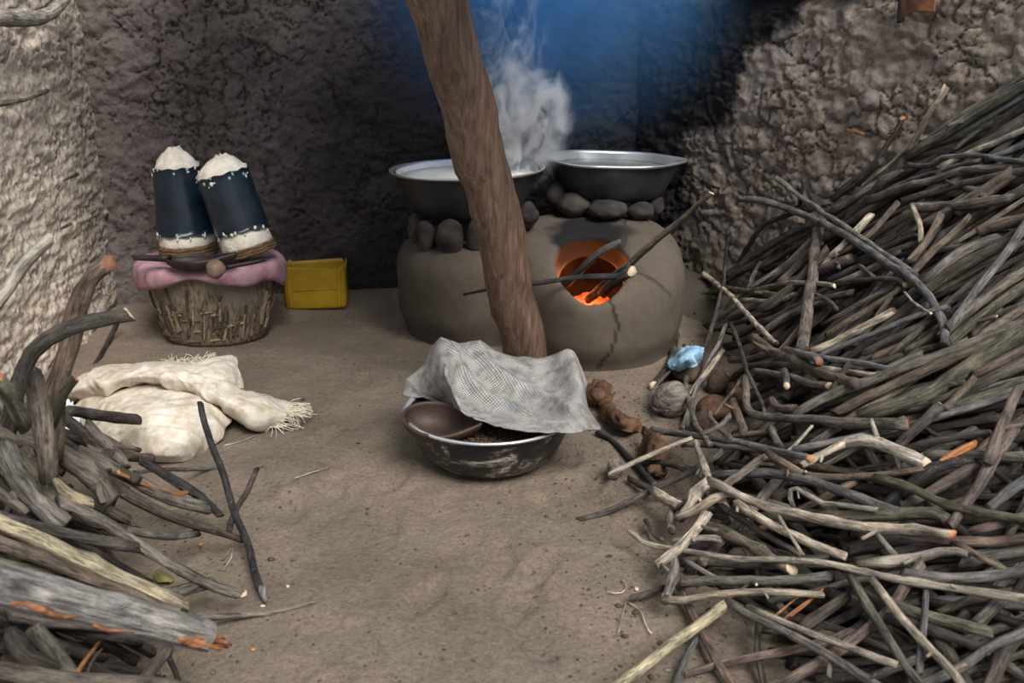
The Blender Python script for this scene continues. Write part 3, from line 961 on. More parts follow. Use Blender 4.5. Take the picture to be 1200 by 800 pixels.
# gourd ladle on the cloth
lp = atY(230, 317, 3.83)
ld = empty('gourd_ladle', tuple(lp)); tag(ld, 'dark boat-shaped gourd ladle lying on the pink cloth', 'ladle')
def scoop(Lx, Ly, Hz, tip, n=44):
    vs_, fc = [], []
    for k in range(9):
        f = .1 + .9 * k / 8
        for i in range(n):
            t = 2 * math.pi * i / n
            c, s = math.cos(t), math.sin(t)
            point = 1 + tip * max(0, c) ** 6
            r = math.sin(f * math.pi / 2) ** .8
            vs_.append((Lx * r * c * point, Ly * r * s * (1 - .25 * max(0, c) ** 2), Hz * (-math.cos(f * math.pi / 2)) + Hz + tip * .6 * Hz * f * max(0, c) ** 4 * 1.6))
    me = mesh(vs_, grid_faces(n, 9, wrap=True) + [tuple(range(n))[::-1]]); solidify(me, .007)
    return me
link('bowl', scoop(.125, .075, .055, .45), M_GOURD, ld)
me, _, _ = stick_mesh([(-.11, 0, .05), (-.18, .005, .058), (-.265, .01, .052)], .016, .011, np.zeros(3), seed=4, rough=.08)
h = link('handle', me, [M_GOURD] * 3, ld)
kp = atY(253, 318, 3.74)
pk = empty('wooden_stirrer', tuple(kp)); tag(pk, 'short stirrer with a round wooden knob and black handle on the basket', 'stirrer')
link('knob', blob_mesh(.040, .036, .038, 3, .2, 1.5, 3), M_WOODK, pk, loc=(0, 0, .01))
me, _, _ = stick_mesh([(.03, .02, .01), (.09, .05, .02), (.18, .09, .03)], .010, .008, np.zeros(3), seed=6)
link('handle', me, [M_GOURD] * 3, pk)

# ------------------------------------------------------------------ CUT JERRYCAN
M_YEL = simple('yellow_plastic', (.28, .165, .012), (.50, .31, .02), 6, .45, .2, .006, 30, lo=.25, hi=.7)
jp = atZ(369, 366, .0); jp[1] += .12
jc = empty('cut_jerrycan', (jp[0], 4.54, .02), (0, 0, math.radians(6))); tag(jc, 'lower half of a yellow plastic jerrycan standing by the back wall', 'jerrycan')
def rbox(w, d, h, rad, n=8, prof=None):
    ring = []
    for cx, cy, a0 in ((1, -1, -90), (1, 1, 0), (-1, 1, 90), (-1, -1, 180)):
        for i in range(n):
            a = math.radians(a0 + 90 * i / (n - 1))
            ring.append((cx * (w / 2 - rad) + rad * math.cos(a), cy * (d / 2 - rad) + rad * math.sin(a)))
    m = len(ring); vs_ = []
    for (sx, z) in prof:
        for k, (x, y) in enumerate(ring):
            zz = z if z < h * .9 else z + .006 * math.sin(k * 1.9) - .010 * (x > 0) * math.cos(k)
            vs_.append((x * sx, y * sx, zz))
    return vs_, grid_faces(m, len(prof), wrap=True), m
vs_, fc, m_ = rbox(.305, .17, .21, .03, 8, [(.95, 0), (1, .012), (1, .06), (.985, .105), (.985, .11), (1, .15), (1.0, .2), (1.01, .21), (.985, .21), (.97, .19), (.97, .02)])
me = mesh(vs_, fc + [tuple(range(m_))[::-1], tuple(10 * m_ + i for i in range(m_))])
link('body', me, M_YEL, jc)
for sx in (-1, 1):
    link('edge_rib', bar((sx * .115, -.085, .014), (sx * .122, -.086, .2), .018, .006, (0, -1, 0)), M_YEL, jc, smooth=False)
link('seam', bar((-.11, -.085, .098), (.11, -.085, .101), .006, .003, (0, -1, 0)), M_YEL, jc, smooth=False)

# ------------------------------------------------------------------ BASIN, GRAIN, SCOOP, GREY SACK
NX, NY = -.072, 2.78
def basin_mat():
    m, nt, b = newmat('chipped_enamel_basin')
    v = objcoord(nt, (1, 1, 2.4))
    n = noise(nt, v, 7, 8, .68, .8); n2 = noise(nt, objcoord(nt, (1, 1, 4)), 34, 6, .7)
    mx = N(nt, 'ShaderNodeMath', operation='MULTIPLY_ADD'); mx.inputs[1].default_value = .35; nt.links.new(n2, mx.inputs[0]); nt.links.new(n, mx.inputs[2])
    c = ramp(nt, mx.outputs[0], [(.60, (.008, .008, .010)), (.70, (.022, .020, .019)), (.76, (.15, .13, .11)), (.84, (.46, .43, .38))])
    nt.links.new(c, b.inputs['Base Color']); b.inputs['Roughness'].default_value = .42
    bump(nt, b, n2, .25, .004)
    return m
bs = empty('enamel_basin', (NX, NY, .004)); tag(bs, 'black and white worn enamel basin of roasted grain under a grey sack', 'basin')
pr = [(.10, 0), (.165, .004), (.195, .02), (.225, .055), (.245, .10), (.254, .14), (.262, .163)]
M_BASIN = basin_mat()
link('body', lathe_mesh(pr, 72), M_BASIN, bs)
link('lining', lathe_mesh([(r - .004, z + .003) for r, z in pr[2:]], 72), M_BASIN, bs)
link('rim', lathe_mesh([(.257, .160), (.264, .168), (.274, .171), (.278, .166), (.274, .161), (.262, .158)], 72, None, False), M_RIM, bs)
M_GRAIN = simple('roasted_grain', (.030, .018, .012), (.16, .095, .05), 160, .6, 0, lo=.3, hi=.7)
gv, gf = [], []
rg = random.Random(3)
base_v = [(0, 0, 1), (1, 0, 0), (0, 1, 0), (-1, 0, 0), (0, -1, 0), (0, 0, -1)]
base_f = [(0, 1, 2), (0, 2, 3), (0, 3, 4), (0, 4, 1), (5, 2, 1), (5, 3, 2), (5, 4, 3), (5, 1, 4)]
for i in range(5200):
    r = .245 * math.sqrt(rg.random()); t = rg.uniform(0, 6.283); s = rg.uniform(.0035, .0062)
    c = Vector((r * math.cos(t), r * math.sin(t), .122 + .012 * (1 - (r / .25) ** 2) + rg.uniform(-.003, .004)))
    Rm = Matrix.Rotation(rg.uniform(0, 6), 3, Vector((rg.random(), rg.random(), .3)))
    k = len(gv)
    gv += [tuple(c + Rm @ Vector((a * s, b * s * .8, d * s * .7))) for a, b, d in base_v]; gf += [(a + k, b + k, d + k) for a, b, d in base_f]
k = len(gv)
me = mesh(gv, gf); localize(me, (0, 0, 0))
gr = link('roasted_grain', me, M_GRAIN, loc=(NX, NY, .004)); tag(gr, 'dark brown roasted grain filling the enamel basin', 'grain', kind='stuff')
link('grain_bed', lathe_mesh([(.243, .118), (.15, .126), (.05, .13)], 40, None, True, True), M_GRAIN, bs)

M_CALA = simple('brown_calabash', (.034, .020, .016), (.078, .046, .038), 9, .5, .3, .006, 50)
sp_ = atY(512, 508, 2.66)
sc = link('calabash_scoop', scoop(.110, .078, .07, .28), M_CALA, loc=(sp_[0], sp_[1], .132))
sc.rotation_euler = (math.radians(20), math.radians(7), math.radians(-8))
tag(sc, 'brown pointed calabash scoop resting on grain inside the basin', 'scoop')

def weave_mat(name, ca, cb, cc, stain, cnt, tint=None):
    m, nt, b = newmat(name)
    uv = N(nt, 'ShaderNodeUVMap'); uv.uv_map = 'uv'
    v = objcoord(nt)
    mp = N(nt, 'ShaderNodeMapping'); mp.inputs['Scale'].default_value = cnt
    nt.links.new(uv.outputs[0], mp.inputs[0])
    ch = N(nt, 'ShaderNodeTexChecker', Scale=1.0); nt.links.new(mp.outputs[0], ch.inputs['Vector'])
    c = mixc(nt, ch.outputs['Fac'], ca, cb)
    c = mixc(nt, ramp(nt, noise(nt, v, 9, 5, .6), [(.46, (0, 0, 0)), (.66, (.8, .8, .8))]), c, cc)
    if tint: c = mixc(nt, ramp(nt, noise(nt, objcoord(nt, (1, 2, 1)), 11, 4, .6), [(.56, (0, 0, 0)), (.66, (.30, .30, .30))]), c, tint)
    c = mixc(nt, .8, c, ramp(nt, noise(nt, v, 24, 6, .65), [(.3, stain), (.55, (1, 1, 1))]), 'MULTIPLY')
    nt.links.new(c, b.inputs['Base Color']); b.inputs['Roughness'].default_value = .62
    p = bump(nt, b, ch.outputs['Fac'], .45, .002)
    bump(nt, b, noise(nt, v, 30, 5, .6), .5, .012, p)
    return m
M_GSACK = weave_mat('grey_woven_sack', (.46, .45, .435), (.16, .155, .15), (.20, .185, .17), (.28, .26, .245), (200, 130, 1), (.09, .16, .26))
def Yrow(lst): return [atY(a, b, y) for a, b, y in lst]
ctrl = [
    Yrow([(486, 470, 2.95), (505, 458, 3.0), (520, 452, 3.02), (560, 450, 3.05), (605, 455, 3.05), (638, 455, 3.05), (672, 455, 3.0), (684, 465, 2.94)]),
    Yrow([(478, 452, 2.93), (496, 420, 2.96), (513, 404, 2.95), (552, 402, 2.99), (602, 414, 2.99), (638, 417, 3.0), (668, 412, 2.95), (685, 440, 2.90)]),
    Yrow([(470, 461, 2.90), (492, 442, 2.89), (517, 418, 2.80), (550, 422, 2.87), (600, 434, 2.87), (640, 436, 2.88), (674, 430, 2.83), (688, 462, 2.82)]),
    Yrow([(480, 465, 2.88), (504, 460, 2.86), (524, 440, 2.70), (540, 456, 2.76), (594, 470, 2.72), (642, 472, 2.74), (678, 462, 2.72), (694, 486, 2.71)]),
    Yrow([(500, 468, 2.86), (518, 470, 2.84), (533, 464, 2.62), (548, 484, 2.64), (594, 496, 2.60), (640, 496, 2.62), (670, 490, 2.62), (703, 500, 2.63)]),
    Yrow([(510, 469, 2.85), (526, 474, 2.80), (540, 482, 2.57), (562, 494, 2.60), (595, 506, 2.56), (632, 510, 2.55), (664, 508, 2.57), (702, 505, 2.61)]),
]
S = patch(ctrl, 110, 74, .014, 7, 5, .009, 13)
org = S.reshape(-1, 3).mean(0); org[2] = .17
me = localize(patch_mesh(S, .004), org)
gs = empty('grey_sack', org); tag(gs, 'grey woven plastic sack bunched over the enamel basin', 'sack')
link('cloth', me, M_GSACK, gs)
ths = [atY(656, 414, 2.955), atY(670, 426, 2.90), atY(682, 447, 2.85)]
me, _, _ = stick_mesh(np.array(ths) + np.array([0, -.012, .012]), .0022, .0022, org, seed=2, bend=0, sides=6)
link('red_stitching', me, [simple('red_thread', (.40, .10, .09), (.55, .2, .17), 40)] * 3, gs)

# ------------------------------------------------------------------ BEIGE SACK ON THE FLOOR
M_BSACK = weave_mat('beige_sack', (.74, .70, .625), (.64, .59, .505), (.46, .385, .285), (.58, .48, .37), (120, 100, 1))
def Zrow(lst): return [atZ(a, b, z) for a, b, z in lst]
sk = empty('beige_sack', tuple(atZ(180, 490, 0))); sko = np.array(sk.location)
tag(sk, 'crumpled off-white woven sack with frayed ends lying on the dirt floor', 'sack')
body = [
    Zrow([(100, 462, .01), (135, 452, .05), (175, 448, .07), (220, 452, .06), (268, 478, .01)]),
    Zrow([(92, 476, .01), (130, 468, .10), (172, 462, .13), (222, 468, .12), (272, 490, .03)]),
    Zrow([(92, 492, .01), (128, 486, .10), (172, 484, .14), (222, 490, .12), (264, 502, .03)]),
    Zrow([(100, 508, .01), (134, 508, .07), (175, 510, .11), (220, 514, .09), (254, 514, .02)]),
    Zrow([(112, 520, .0), (140, 530, .03), (178, 536, .05), (216, 534, .04), (244, 524, .01)]),
    Zrow([(118, 526, .0), (144, 540, .0), (180, 545, .0), (214, 544, .0), (240, 530, .0)]),
]
S = patch(body, 110, 90, .016, 8, 21, .009, 17)
S[..., 2] = np.maximum(S[..., 2], .004)
link('body', localize(patch_mesh(S, .004), sko), M_BSACK, sk)
band = [
    Zrow([(86, 449, .01), (116, 434, .02), (152, 431, .03), (196, 427, .04), (238, 432, .05), (284, 456, .04), (316, 469, .03), (344, 476, .01)]),
    Zrow([(80, 452, .07), (117, 436, .11), (154, 432, .14), (199, 430, .16), (242, 439, .15), (281, 460, .11), (313, 473, .07), (345, 481, .03)]),
    Zrow([(78, 459, .08), (120, 446, .14), (157, 439, .17), (201, 440, .18), (240, 452, .16), (274, 471, .12), (306, 484, .08), (342, 487, .03)]),
    Zrow([(82, 466, .03), (122, 459, .10), (160, 447, .14), (202, 452, .14), (237, 467, .12), (266, 483, .08), (296, 498, .04), (322, 499, .01)]),
    Zrow([(88, 467, .01), (124, 464, .06), (164, 452, .10), (204, 457, .10), (238, 472, .07), (266, 488, .03), (296, 501, .01), (322, 502, .01)]),
]
S2 = patch(band, 140, 60, .013, 9, 31, .008, 19)
link('folded_band', localize(patch_mesh(S2, .004), sko), M_BSACK, sk)
flap = [
    Zrow([(196, 427, .10), (228, 423, .11), (262, 419, .12), (276, 421, .10)]),
    Zrow([(212, 432, .15), (240, 430, .16), (268, 428, .15), (281, 433, .11)]),
    Zrow([(222, 442, .15), (248, 442, .15), (272, 442, .13), (285, 447, .08)]),
    Zrow([(230, 452, .12), (254, 452, .11), (276, 454, .09), (288, 460, .05)]),
]
S3 = patch(flap, 60, 50, .011, 11, 41, .006, 20)
link('corner_flap', localize(patch_mesh(S3, .004), sko), M_BSACK, sk)
tv, tf = [], []
def thread(p, d, L, w, rg):
    k = len(tv); p = np.array(p); d = np.array(d) / np.linalg.norm(d); side = np.cross(d, (0, 0, 1.0)); side /= np.linalg.norm(side) + 1e-6
    n = 5; b = rg.uniform(-1, 1)
    for i in range(n):
        f = i / (n - 1); c = p + d * L * f + side * b * L * .4 * f * f + np.array([0, 0, -.5 * L * f * f + .3 * L * f])
        c[2] = max(c[2], .004)
        tv.append(c - side * w); tv.append(c + side * w); tv.append(c + np.array([0, 0, w * 1.5]))
    for i in range(n - 1):
        for j in range(3):
            a = k + i * 3; tf.append((a + j, a + (j + 1) % 3, a + 3 + (j + 1) % 3, a + 3 + j))
rg = random.Random(8)
for i in range(90):
    j = rg.randint(2, 47); p = S2[j, -1 - rg.randint(0, 5)]
    thread(p, (rg.uniform(.4, 1), rg.uniform(-.9, .3), rg.uniform(-.1, .3)), rg.uniform(.03, .085), .0012, rg)
for i in range(60):
    j = rg.randint(1, 30); p = S3[rg.randint(0, 3), j]
    thread(p, (rg.uniform(-.6, .6), rg.uniform(.1, .5), rg.uniform(.2, .6)), rg.uniform(.02, .05), .0011, rg)
th = link('frayed_threads', mesh([np.array(v) - sko for v in tv], tf), simple('thread', (.62, .56, .45), (.76, .71, .60), 30, .9, 0), sk)
th['kind'] = 'stuff'
M_PLASTIC = simple('clear_white_plastic', (.62, .66, .70), (.80, .83, .86), 12, .3, .4, .01, 25)
S4 = patch([Zrow([(66, 474, .10), (78, 470, .13), (88, 478, .12)]), Zrow([(62, 490, .10), (76, 488, .15), (90, 488, .12)]), Zrow([(64, 508, .06), (74, 512, .08), (88, 500, .08)])], 24, 24, .012, 20, 3, .006, 40)
o_ = S4.reshape(-1, 3).mean(0)
tag(link('plastic_scrap', localize(patch_mesh(S4, .002), o_), M_PLASTIC, loc=o_), 'small whitish plastic scrap between the left sticks and the beige sack', 'plastic')
# ------------------------------------------------------------------ RIGHT FIREWOOD PILE
# each line: colour, start width, end width, layer, start end, far end, knots | traced points | label (blank = described by its looks)
RIGHT = '''
L 9 8 6 p d 0|1053,200 1078,155 1109,101|straight pale peeled stick standing up out of the pile against the lumpy wall
D 6 8 5 o d 2|1058,138 1047,158 1030,185 1005,218|dark knobbly stick with an orange broken tip leaning on the lumpy wall
G 8 8 4 d d 0|1078,172 1120,140 1160,115 1200,88|grey-edged pole along the very top of the pile against the wall
M 13 15 4 d d 1|1064,183 1110,155 1160,125 1200,100|thick olive pole just below the topmost one against the wall
V 8 8 5 d d 0|1072,192 1110,165 1150,142 1200,112|
M 6 6 4 d d 0|1115,178 1150,150 1200,125|
L 7 9 5 d d 0|1100,197 1140,178 1165,168 1200,153|
D 16 18 3 d d 1|1130,192 1165,165 1200,140|
V 9 9 4 d d 0|1150,190 1170,182 1200,170|
V 6 7 7 d d 0|1064,193 1088,194 1101,187 1110,184 1150,183 1200,189|thin kinked blue-grey stick lying across the poles near the wall
V 6 6 5 d d 0|1040,222 1100,200 1150,188|
G 11 11 5 d d 0|1018,235 1080,215 1130,202 1200,194|
D 10 11 5 d r 0|1056,237 1110,220 1180,203 1196,200|dark stick with a reddish broken end high in the pile
G 12 12 5 d d 0|975,248 1010,228 1050,205 1060,198|
D 9 9 5 d d 2|975,234 1000,215 1034,189|
L 5 4 4 d d 0|1000,225 1040,195 1070,165|
G 6 5 4 d d 0|1006,232 1030,212 1054,194|
G 6 5 4 d d 0|980,243 1000,230 1016,218|
V 8 8 4 d d 0|1132,221 1148,226 1157,240|
G 12 13 6 d d 1|1072,243 1110,240 1150,238 1186,233|stout grey stick with a squared end in the upper pile
R 15 17 7 o d 1|1147,272 1165,265 1200,257|thick pinkish stick with a torn rough end pointing at the stove
V 8 11 8 d d 0|864,232 890,234 912,240 950,255 990,275 1020,295 1050,315 1075,332 1092,350 1103,375 1108,405|long blue-grey stick bent into a hook across the pile
G 6 8 9 d d 0|908,207 930,225 955,243 985,262 1010,280 1040,300 1072,322|grey stick running alongside the long hooked stick
K 4 5 6 d d 0|942,212 940,225 937,242|short black stub sticking straight up beside the wall
G 12 15 9 r d 0|963,256 957,280 953,315 946,360 940,410|flat grey-brown slat standing upright in the middle of the pile
P 7 6 9 d d 0|823,320 845,338 870,362 895,388 910,402|straight mottled pale stick crossing the pile next to the stove
D 4 6 10 d d 1|853,280 850,310 845,345 838,370 820,430|thin dark upright stick beside the stove
M 7 8 6 d d 0|790,369 810,351 835,341 850,338|mossy arched stick end nearest the stove
M 8 8 6 d d 1|846,338 880,342 912,347|
B 12 14 8 d d 2|883,396 905,412 935,425 965,437 1005,450|stout grey-brown forked branch end below the upright slat
B 9 8 8 d d 0|905,412 880,420 856,421|stubby side arm of the forked branch below the upright slat
B 8 9 8 d d 0|915,411 927,398 939,384|
G 10 10 9 d r 0|920,410 945,416 960,423|
D 5 5 8 d d 0|856,378 868,408 876,435 885,455 896,482|thin dark stick dangling over the brown husks
K 6 6 6 d d 0|866,307 880,285 897,262 925,252 942,243|black bent twig arching against the sooty wall
D 10 9 5 d d 0|852,324 880,302 920,278 962,256|
D 8 9 4 d d 0|848,330 890,305 930,280 975,255|
V 5 5 6 d d 0|878,337 882,322 892,306|
D 6 6 5 d d 0|890,315 930,290 957,271|
G 5 6 6 d d 0|878,338 920,310 951,279|
D 8 7 4 d d 0|893,330 935,300 954,278|
B 9 9 5 d d 0|913,332 935,310 962,283|
G 7 7 6 d d 0|882,341 920,332 950,318 978,298|
D 13 12 7 d d 0|890,364 920,345 950,315 970,293|
L 6 6 8 d p 0|915,333 938,331 960,332 978,335|
L 6 6 6 d d 0|868,352 910,352 932,345|
P 9 9 7 r d 0|964,314 978,297 992,284 1020,252|
B 6 7 8 d d 0|984,297 1010,282 1030,262 1052,238|
D 9 9 5 d d 0|895,378 940,357 1000,343|
G 9 10 5 d d 0|888,394 930,366 975,350|
V 6 5 6 d d 0|955,345 970,352 981,362|
R 12 13 6 d d 2|962,317 985,308 1000,302|
L 6 7 8 d d 0|1069,240 1075,258 1080,284|
B 10 9 8 d p 0|1066,307 1085,285 1098,262 1103,251|stubby brown stick with a pale oblique cut end in the upper pile
B 9 8 8 d o 0|1068,322 1090,298 1115,275 1136,254|
G 12 13 7 d d 0|1083,332 1110,305 1140,288 1168,279|
D 14 14 5 d d 0|1082,342 1130,310 1160,295 1200,270|
V 9 11 8 d d 0|1110,385 1140,345 1165,315 1190,282 1200,268|
G 12 13 7 d d 0|1103,394 1135,362 1170,338 1200,320|
M 11 12 7 d d 1|1112,402 1150,370 1185,345 1200,335|
D 9 9 5 d d 0|970,330 1020,305 1060,290 1076,286|
G 10 10 6 d d 0|976,335 1010,320 1042,304|
D 7 6 7 d p 0|975,332 1020,328 1050,328 1061,334|
P 3 3 9 p p 0|1060,342 1072,355 1091,367|thin pale splinter beside the crook of the hooked stick
G 5 5 7 d r 0|1026,326 1016,318 1008,311|
D 7 7 5 d d 0|965,380 1020,350 1052,335|
B 7 8 5 d d 0|968,393 1030,355 1057,337|
L 11 9 8 o d 0|950,412 975,401 1010,383 1048,363|pale stick with a peeled white and orange end beside the upright slat
V 7 7 7 d d 0|953,421 985,405 1030,388 1075,370 1112,359|
D 9 9 4 d d 0|1010,415 1050,395 1115,365|
D 8 8 4 d d 0|1060,412 1090,395 1114,376|
D 9 9 5 d d 0|1138,392 1155,375 1172,361|
V 8 8 7 d d 0|953,417 1000,424 1050,434|
P 8 7 6 d d 0|960,431 1000,436 1032,441|
D 8 10 6 d d 0|855,447 875,432 905,428 935,430 962,441|dark arched stick over a black hollow beside the husks
G 8 9 6 d p 0|883,434 920,440 950,450 972,452|
G 8 8 7 d p 0|919,434 921,442 922,452|
D 7 6 9 d d 0|995,425 985,442 977,457|
G 8 15 9 d r 1|873,442 874,465 877,480 892,487 930,490 980,495 1020,496 1064,497|thick grey elbow-shaped branch with a red-brown cut end
G 12 13 8 d d 1|930,486 980,460 1020,446 1080,424 1140,402 1197,382|
B 12 12 8 d d 0|978,484 1020,465 1080,437 1140,412 1200,380|
M 17 24 6 d d 2|1010,487 1080,465 1120,440 1160,415 1200,388|thickest mossy green-grey branch in the middle of the pile
D 10 10 4 d d 0|1000,487 1060,480 1115,468|
B 10 9 8 d d 0|1106,480 1125,460 1142,443|
D 14 14 5 d d 0|1095,474 1150,450 1200,425|
R 12 12 5 d d 0|1140,441 1170,425 1200,410|
M 12 13 6 d d 0|1105,483 1160,462 1200,445|
D 12 12 10 d p 0|1052,523 1080,497 1104,474|dark stick with a pale sawn end jutting out of the middle of the pile
V 9 9 7 d d 0|925,528 985,516 1060,502 1110,487 1160,470 1200,455|
P 12 16 10 p p 4|982,524 1000,517 1030,519 1060,532 1087,545|stout bleached branch with white torn knobs at its end
R 13 12 11 d d 2|1158,543 1172,502 1192,458|
G 12 13 8 d d 0|1085,534 1130,533 1200,535|
O 8 10 10 o o 0|1097,548 1115,531 1142,519|orange splintered wood strip beside the white torn knobs
D 10 10 7 d o 0|1058,527 1110,515 1162,507|
G 6 7 10 d d 0|814,427 804,440 805,465 815,495 825,510 833,522|curved grey stick standing in front of the grey coconut
V 5 6 9 d d 0|851,380 838,410 825,435 812,465 799,503|straight blue-grey stick leaning over the coconuts
L 7 7 10 d d 0|846,412 830,432 815,450 808,463|short light stick leaning beside the blue plastic bag
B 4 4 9 d o 0|838,486 853,468 867,446|
G 6 6 9 d d 0|832,482 835,495 857,513|
G 6 6 10 d d 0|856,486 842,500 822,508|
R 9 10 8 d d 2|859,469 867,490 872,507|
R 9 9 8 d d 1|904,469 914,478 932,478|
B 6 7 8 d d 0|858,511 885,508 907,503|
V 8 9 10 d o 0|763,503 800,508 850,515 910,528 950,537|long slate stick with an orange end along the foot of the husk heap
G 7 7 8 d d 0|800,521 850,522 898,528|
M 9 9 9 d d 0|903,501 907,510 913,522|
L 5 3 9 d d 0|922,530 938,515 953,499|
P 7 5 11 r p 0|714,556 760,535 811,513|pale squared stick lying over the small brown coconut piece
D 7 9 8 d d 0|678,609 720,595 765,573 810,553 846,529|long dark flattened stick reaching out onto the bare floor
K 6 9 7 d d 0|699,506 722,520 742,540 768,569|flat black charred stick pointing from the pile to the grey sack
D 8 9 8 d d 0|737,561 755,568 768,576|
D 8 9 6 d d 0|754,543 790,545 812,551|
L 7 9 11 d d 2|815,517 822,535 828,555 833,567|
P 11 12 11 p d 1|765,574 780,584 797,593|short thick bleached stub with a cut end at the floor edge of the pile
P 12 11 11 d d 4|797,608 812,585 832,563|
P 9 9 12 d d 4|795,606 815,597 840,583 862,575|
P 11 12 13 d o 6|830,562 860,578 900,595 930,602 980,612 1030,620 1080,622 1116,626|long bleached jointed branch with a cut orange knot, on top of the tangle
P 11 12 13 p d 2|770,662 790,645 815,620 828,603|bleached branch foot with a ringed cut end hanging over the floor
L 6 11 12 d d 5|737,621 755,636 780,642 812,648 860,655 900,656 960,660 1010,668 1060,680 1120,690 1200,702|longest pale curved branch sweeping through the lower tangle
G 9 9 9 d d 1|797,585 785,600 787,622|
D 5 5 8 d d 0|756,609 765,622 776,631|
B 13 13 10 d p 3|816,614 850,625 880,640 900,655 928,667|
P 8 8 10 d d 0|788,634 820,632 848,632|
D 8 8 9 d d 0|820,570 850,595 880,615 900,628 943,652|
G 12 8 12 d d 1|838,578 870,555 890,540 903,532|thick mottled leg of the upturned V-shaped stick
B 8 8 12 d d 3|901,531 925,547 945,556 980,560 1030,557 1082,549|long tan arm of the upturned V-shaped stick
V 11 12 10 d d 0|835,557 900,553 940,560 980,575 1020,590 1057,601|smooth blue-grey weathered stick through the middle of the tangle
L 6 6 13 d d 2|931,598 925,581 928,572 940,575 960,588 985,591 1029,597|small tan twig bent into a hook on top of the tangle
P 10 10 12 d p 3|864,589 895,610 920,625 950,637 992,652|
L 4 4 14 d d 0|912,604 925,628 941,651|thin pale twig crossing the bleached branches
M 15 16 9 d r 1|945,610 1000,605 1050,603 1092,603 1115,613|
M 9 10 8 d d 0|858,600 900,608 955,610|
P 8 9 10 d d 3|938,546 960,535 980,525 992,519|
K 13 14 9 d d 0|1038,592 1070,565 1100,545 1142,540|
R 12 12 7 d d 0|1055,595 1100,570 1147,544|
M 10 13 11 d d 1|1028,559 1070,575 1110,592 1150,600 1200,610|
R 12 14 9 d d 0|1113,616 1140,575 1160,545 1187,503|
V 13 14 9 d d 0|1158,597 1185,575 1200,565|
R 12 12 8 d d 0|1138,623 1180,612 1200,605|
R 12 13 11 d d 0|1058,627 1110,635 1160,635 1200,632|
D 16 16 7 d d 0|995,645 1050,632 1105,630|
D 14 16 7 d d 0|1035,650 1100,640 1160,645|
L 6 7 12 d p 0|1029,627 1045,645 1056,657|
Y 15 13 13 d d 1|725,803 770,770 810,740 840,715 856,703|thick yellowish pole slanting out over the floor
R 10 12 9 d d 1|794,683 810,715 825,745 840,775 858,803|
V 8 7 8 d d 0|792,803 803,775 815,750 831,713|
R 8 13 8 p d 0|803,790 840,781 900,766 950,755 1003,739|
D 7 8 8 r d 0|738,702 760,695 779,689|short burnt stub lying on the floor at the edge of the tangle
G 10 12 12 d d 2|789,650 790,670 784,690 780,703|
L 9 8 13 d p 5|779,702 800,704 830,697 860,695 900,693 965,697|
G 12 10 12 d d 5|797,683 830,683 870,682 920,680 972,674|
G 7 7 10 d d 0|799,654 825,670 842,679|
D 8 8 7 d d 0|890,722 888,760 896,801|
G 10 11 13 d d 2|853,704 880,720 920,740 960,762 1000,785 1030,803|
G 6 5 13 d d 1|974,768 972,780 971,794|
L 8 9 13 d p 1|878,711 920,730 970,752 1010,765 1051,779|
R 13 13 10 d d 1|908,803 950,780 990,755 1020,735 1042,713 1060,690 1082,658|
M 11 11 12 d d 0|998,678 1020,715 1040,745 1060,775 1080,803|dark olive stick running steeply down beside a bleached one
P 9 12 13 d d 2|1023,680 1050,715 1075,742 1100,770 1118,790 1127,803|bleached stick with a forked foot slanting through the lower tangle
P 6 5 13 p d 0|1131,778 1122,783 1114,790|
M 14 16 10 d o 1|1016,693 1060,715 1110,730 1162,741|thick mossy stick with a chopped orange end low in the tangle
D 14 12 9 d o 0|1036,723 1080,735 1118,747 1156,761|dark stick with a long chopped orange end low in the tangle
V 7 9 11 d d 0|1086,682 1082,720 1078,760 1078,790|
V 11 13 10 d d 0|1085,800 1130,780 1160,760 1198,744|
D 18 18 6 d d 0|1096,735 1120,780 1132,803|
D 16 18 6 d d 0|1160,803 1180,760 1200,738|
G 16 15 8 d d 0|1143,733 1165,712 1184,697|
V 13 14 11 d d 1|1056,672 1110,678 1160,675 1200,668|
L 12 10 12 d p 3|1008,661 1060,655 1110,645 1132,648|
B 7 9 11 p d 0|1176,667 1150,655 1118,638|
G 18 18 8 d d 0|1125,658 1165,648 1200,640|
D 10 10 7 d d 0|1100,717 1140,705 1184,693|
D 14 13 8 d d 0|938,738 965,717 993,699|short charred-looking stick in the hollow of the lower tangle
O 3 2 10 o o 0|908,722 925,708 946,694|
O 3 2 10 o o 0|918,726 936,711 957,696|
O 3 2 10 o o 0|926,722 946,706 964,690|
D 7 5 9 d d 0|772,447 800,420 802,405|
B 4 4 10 d d 0|784,482 766,478 770,450 800,425 812,400|thin bowed brown twig between the stove and the coconuts
D 10 9 8 p d 0|766,452 785,425 792,390|
'''
ENDK = dict(d='dark', p='pale', o='orange', r='red')
def zone_right(x, y):
    if x < 830 and y < 440: return 'beside the clay stove'
    if x < 905 and 380 < y < 540: return 'around the brown husks'
    if y < 260: return 'in the upper woodpile against the lumpy wall'
    if y < 400: return 'in the middle of the woodpile below the lumpy wall'
    if y < 520: return 'in the woodpile above the bleached tangle'
    if y < 660: return 'among the bleached branches of the woodpile'
    return 'in the low loose end of the woodpile'
def size_word(w): return 'thin' if w < 7.5 else ('thick' if w > 11.5 else 'medium')
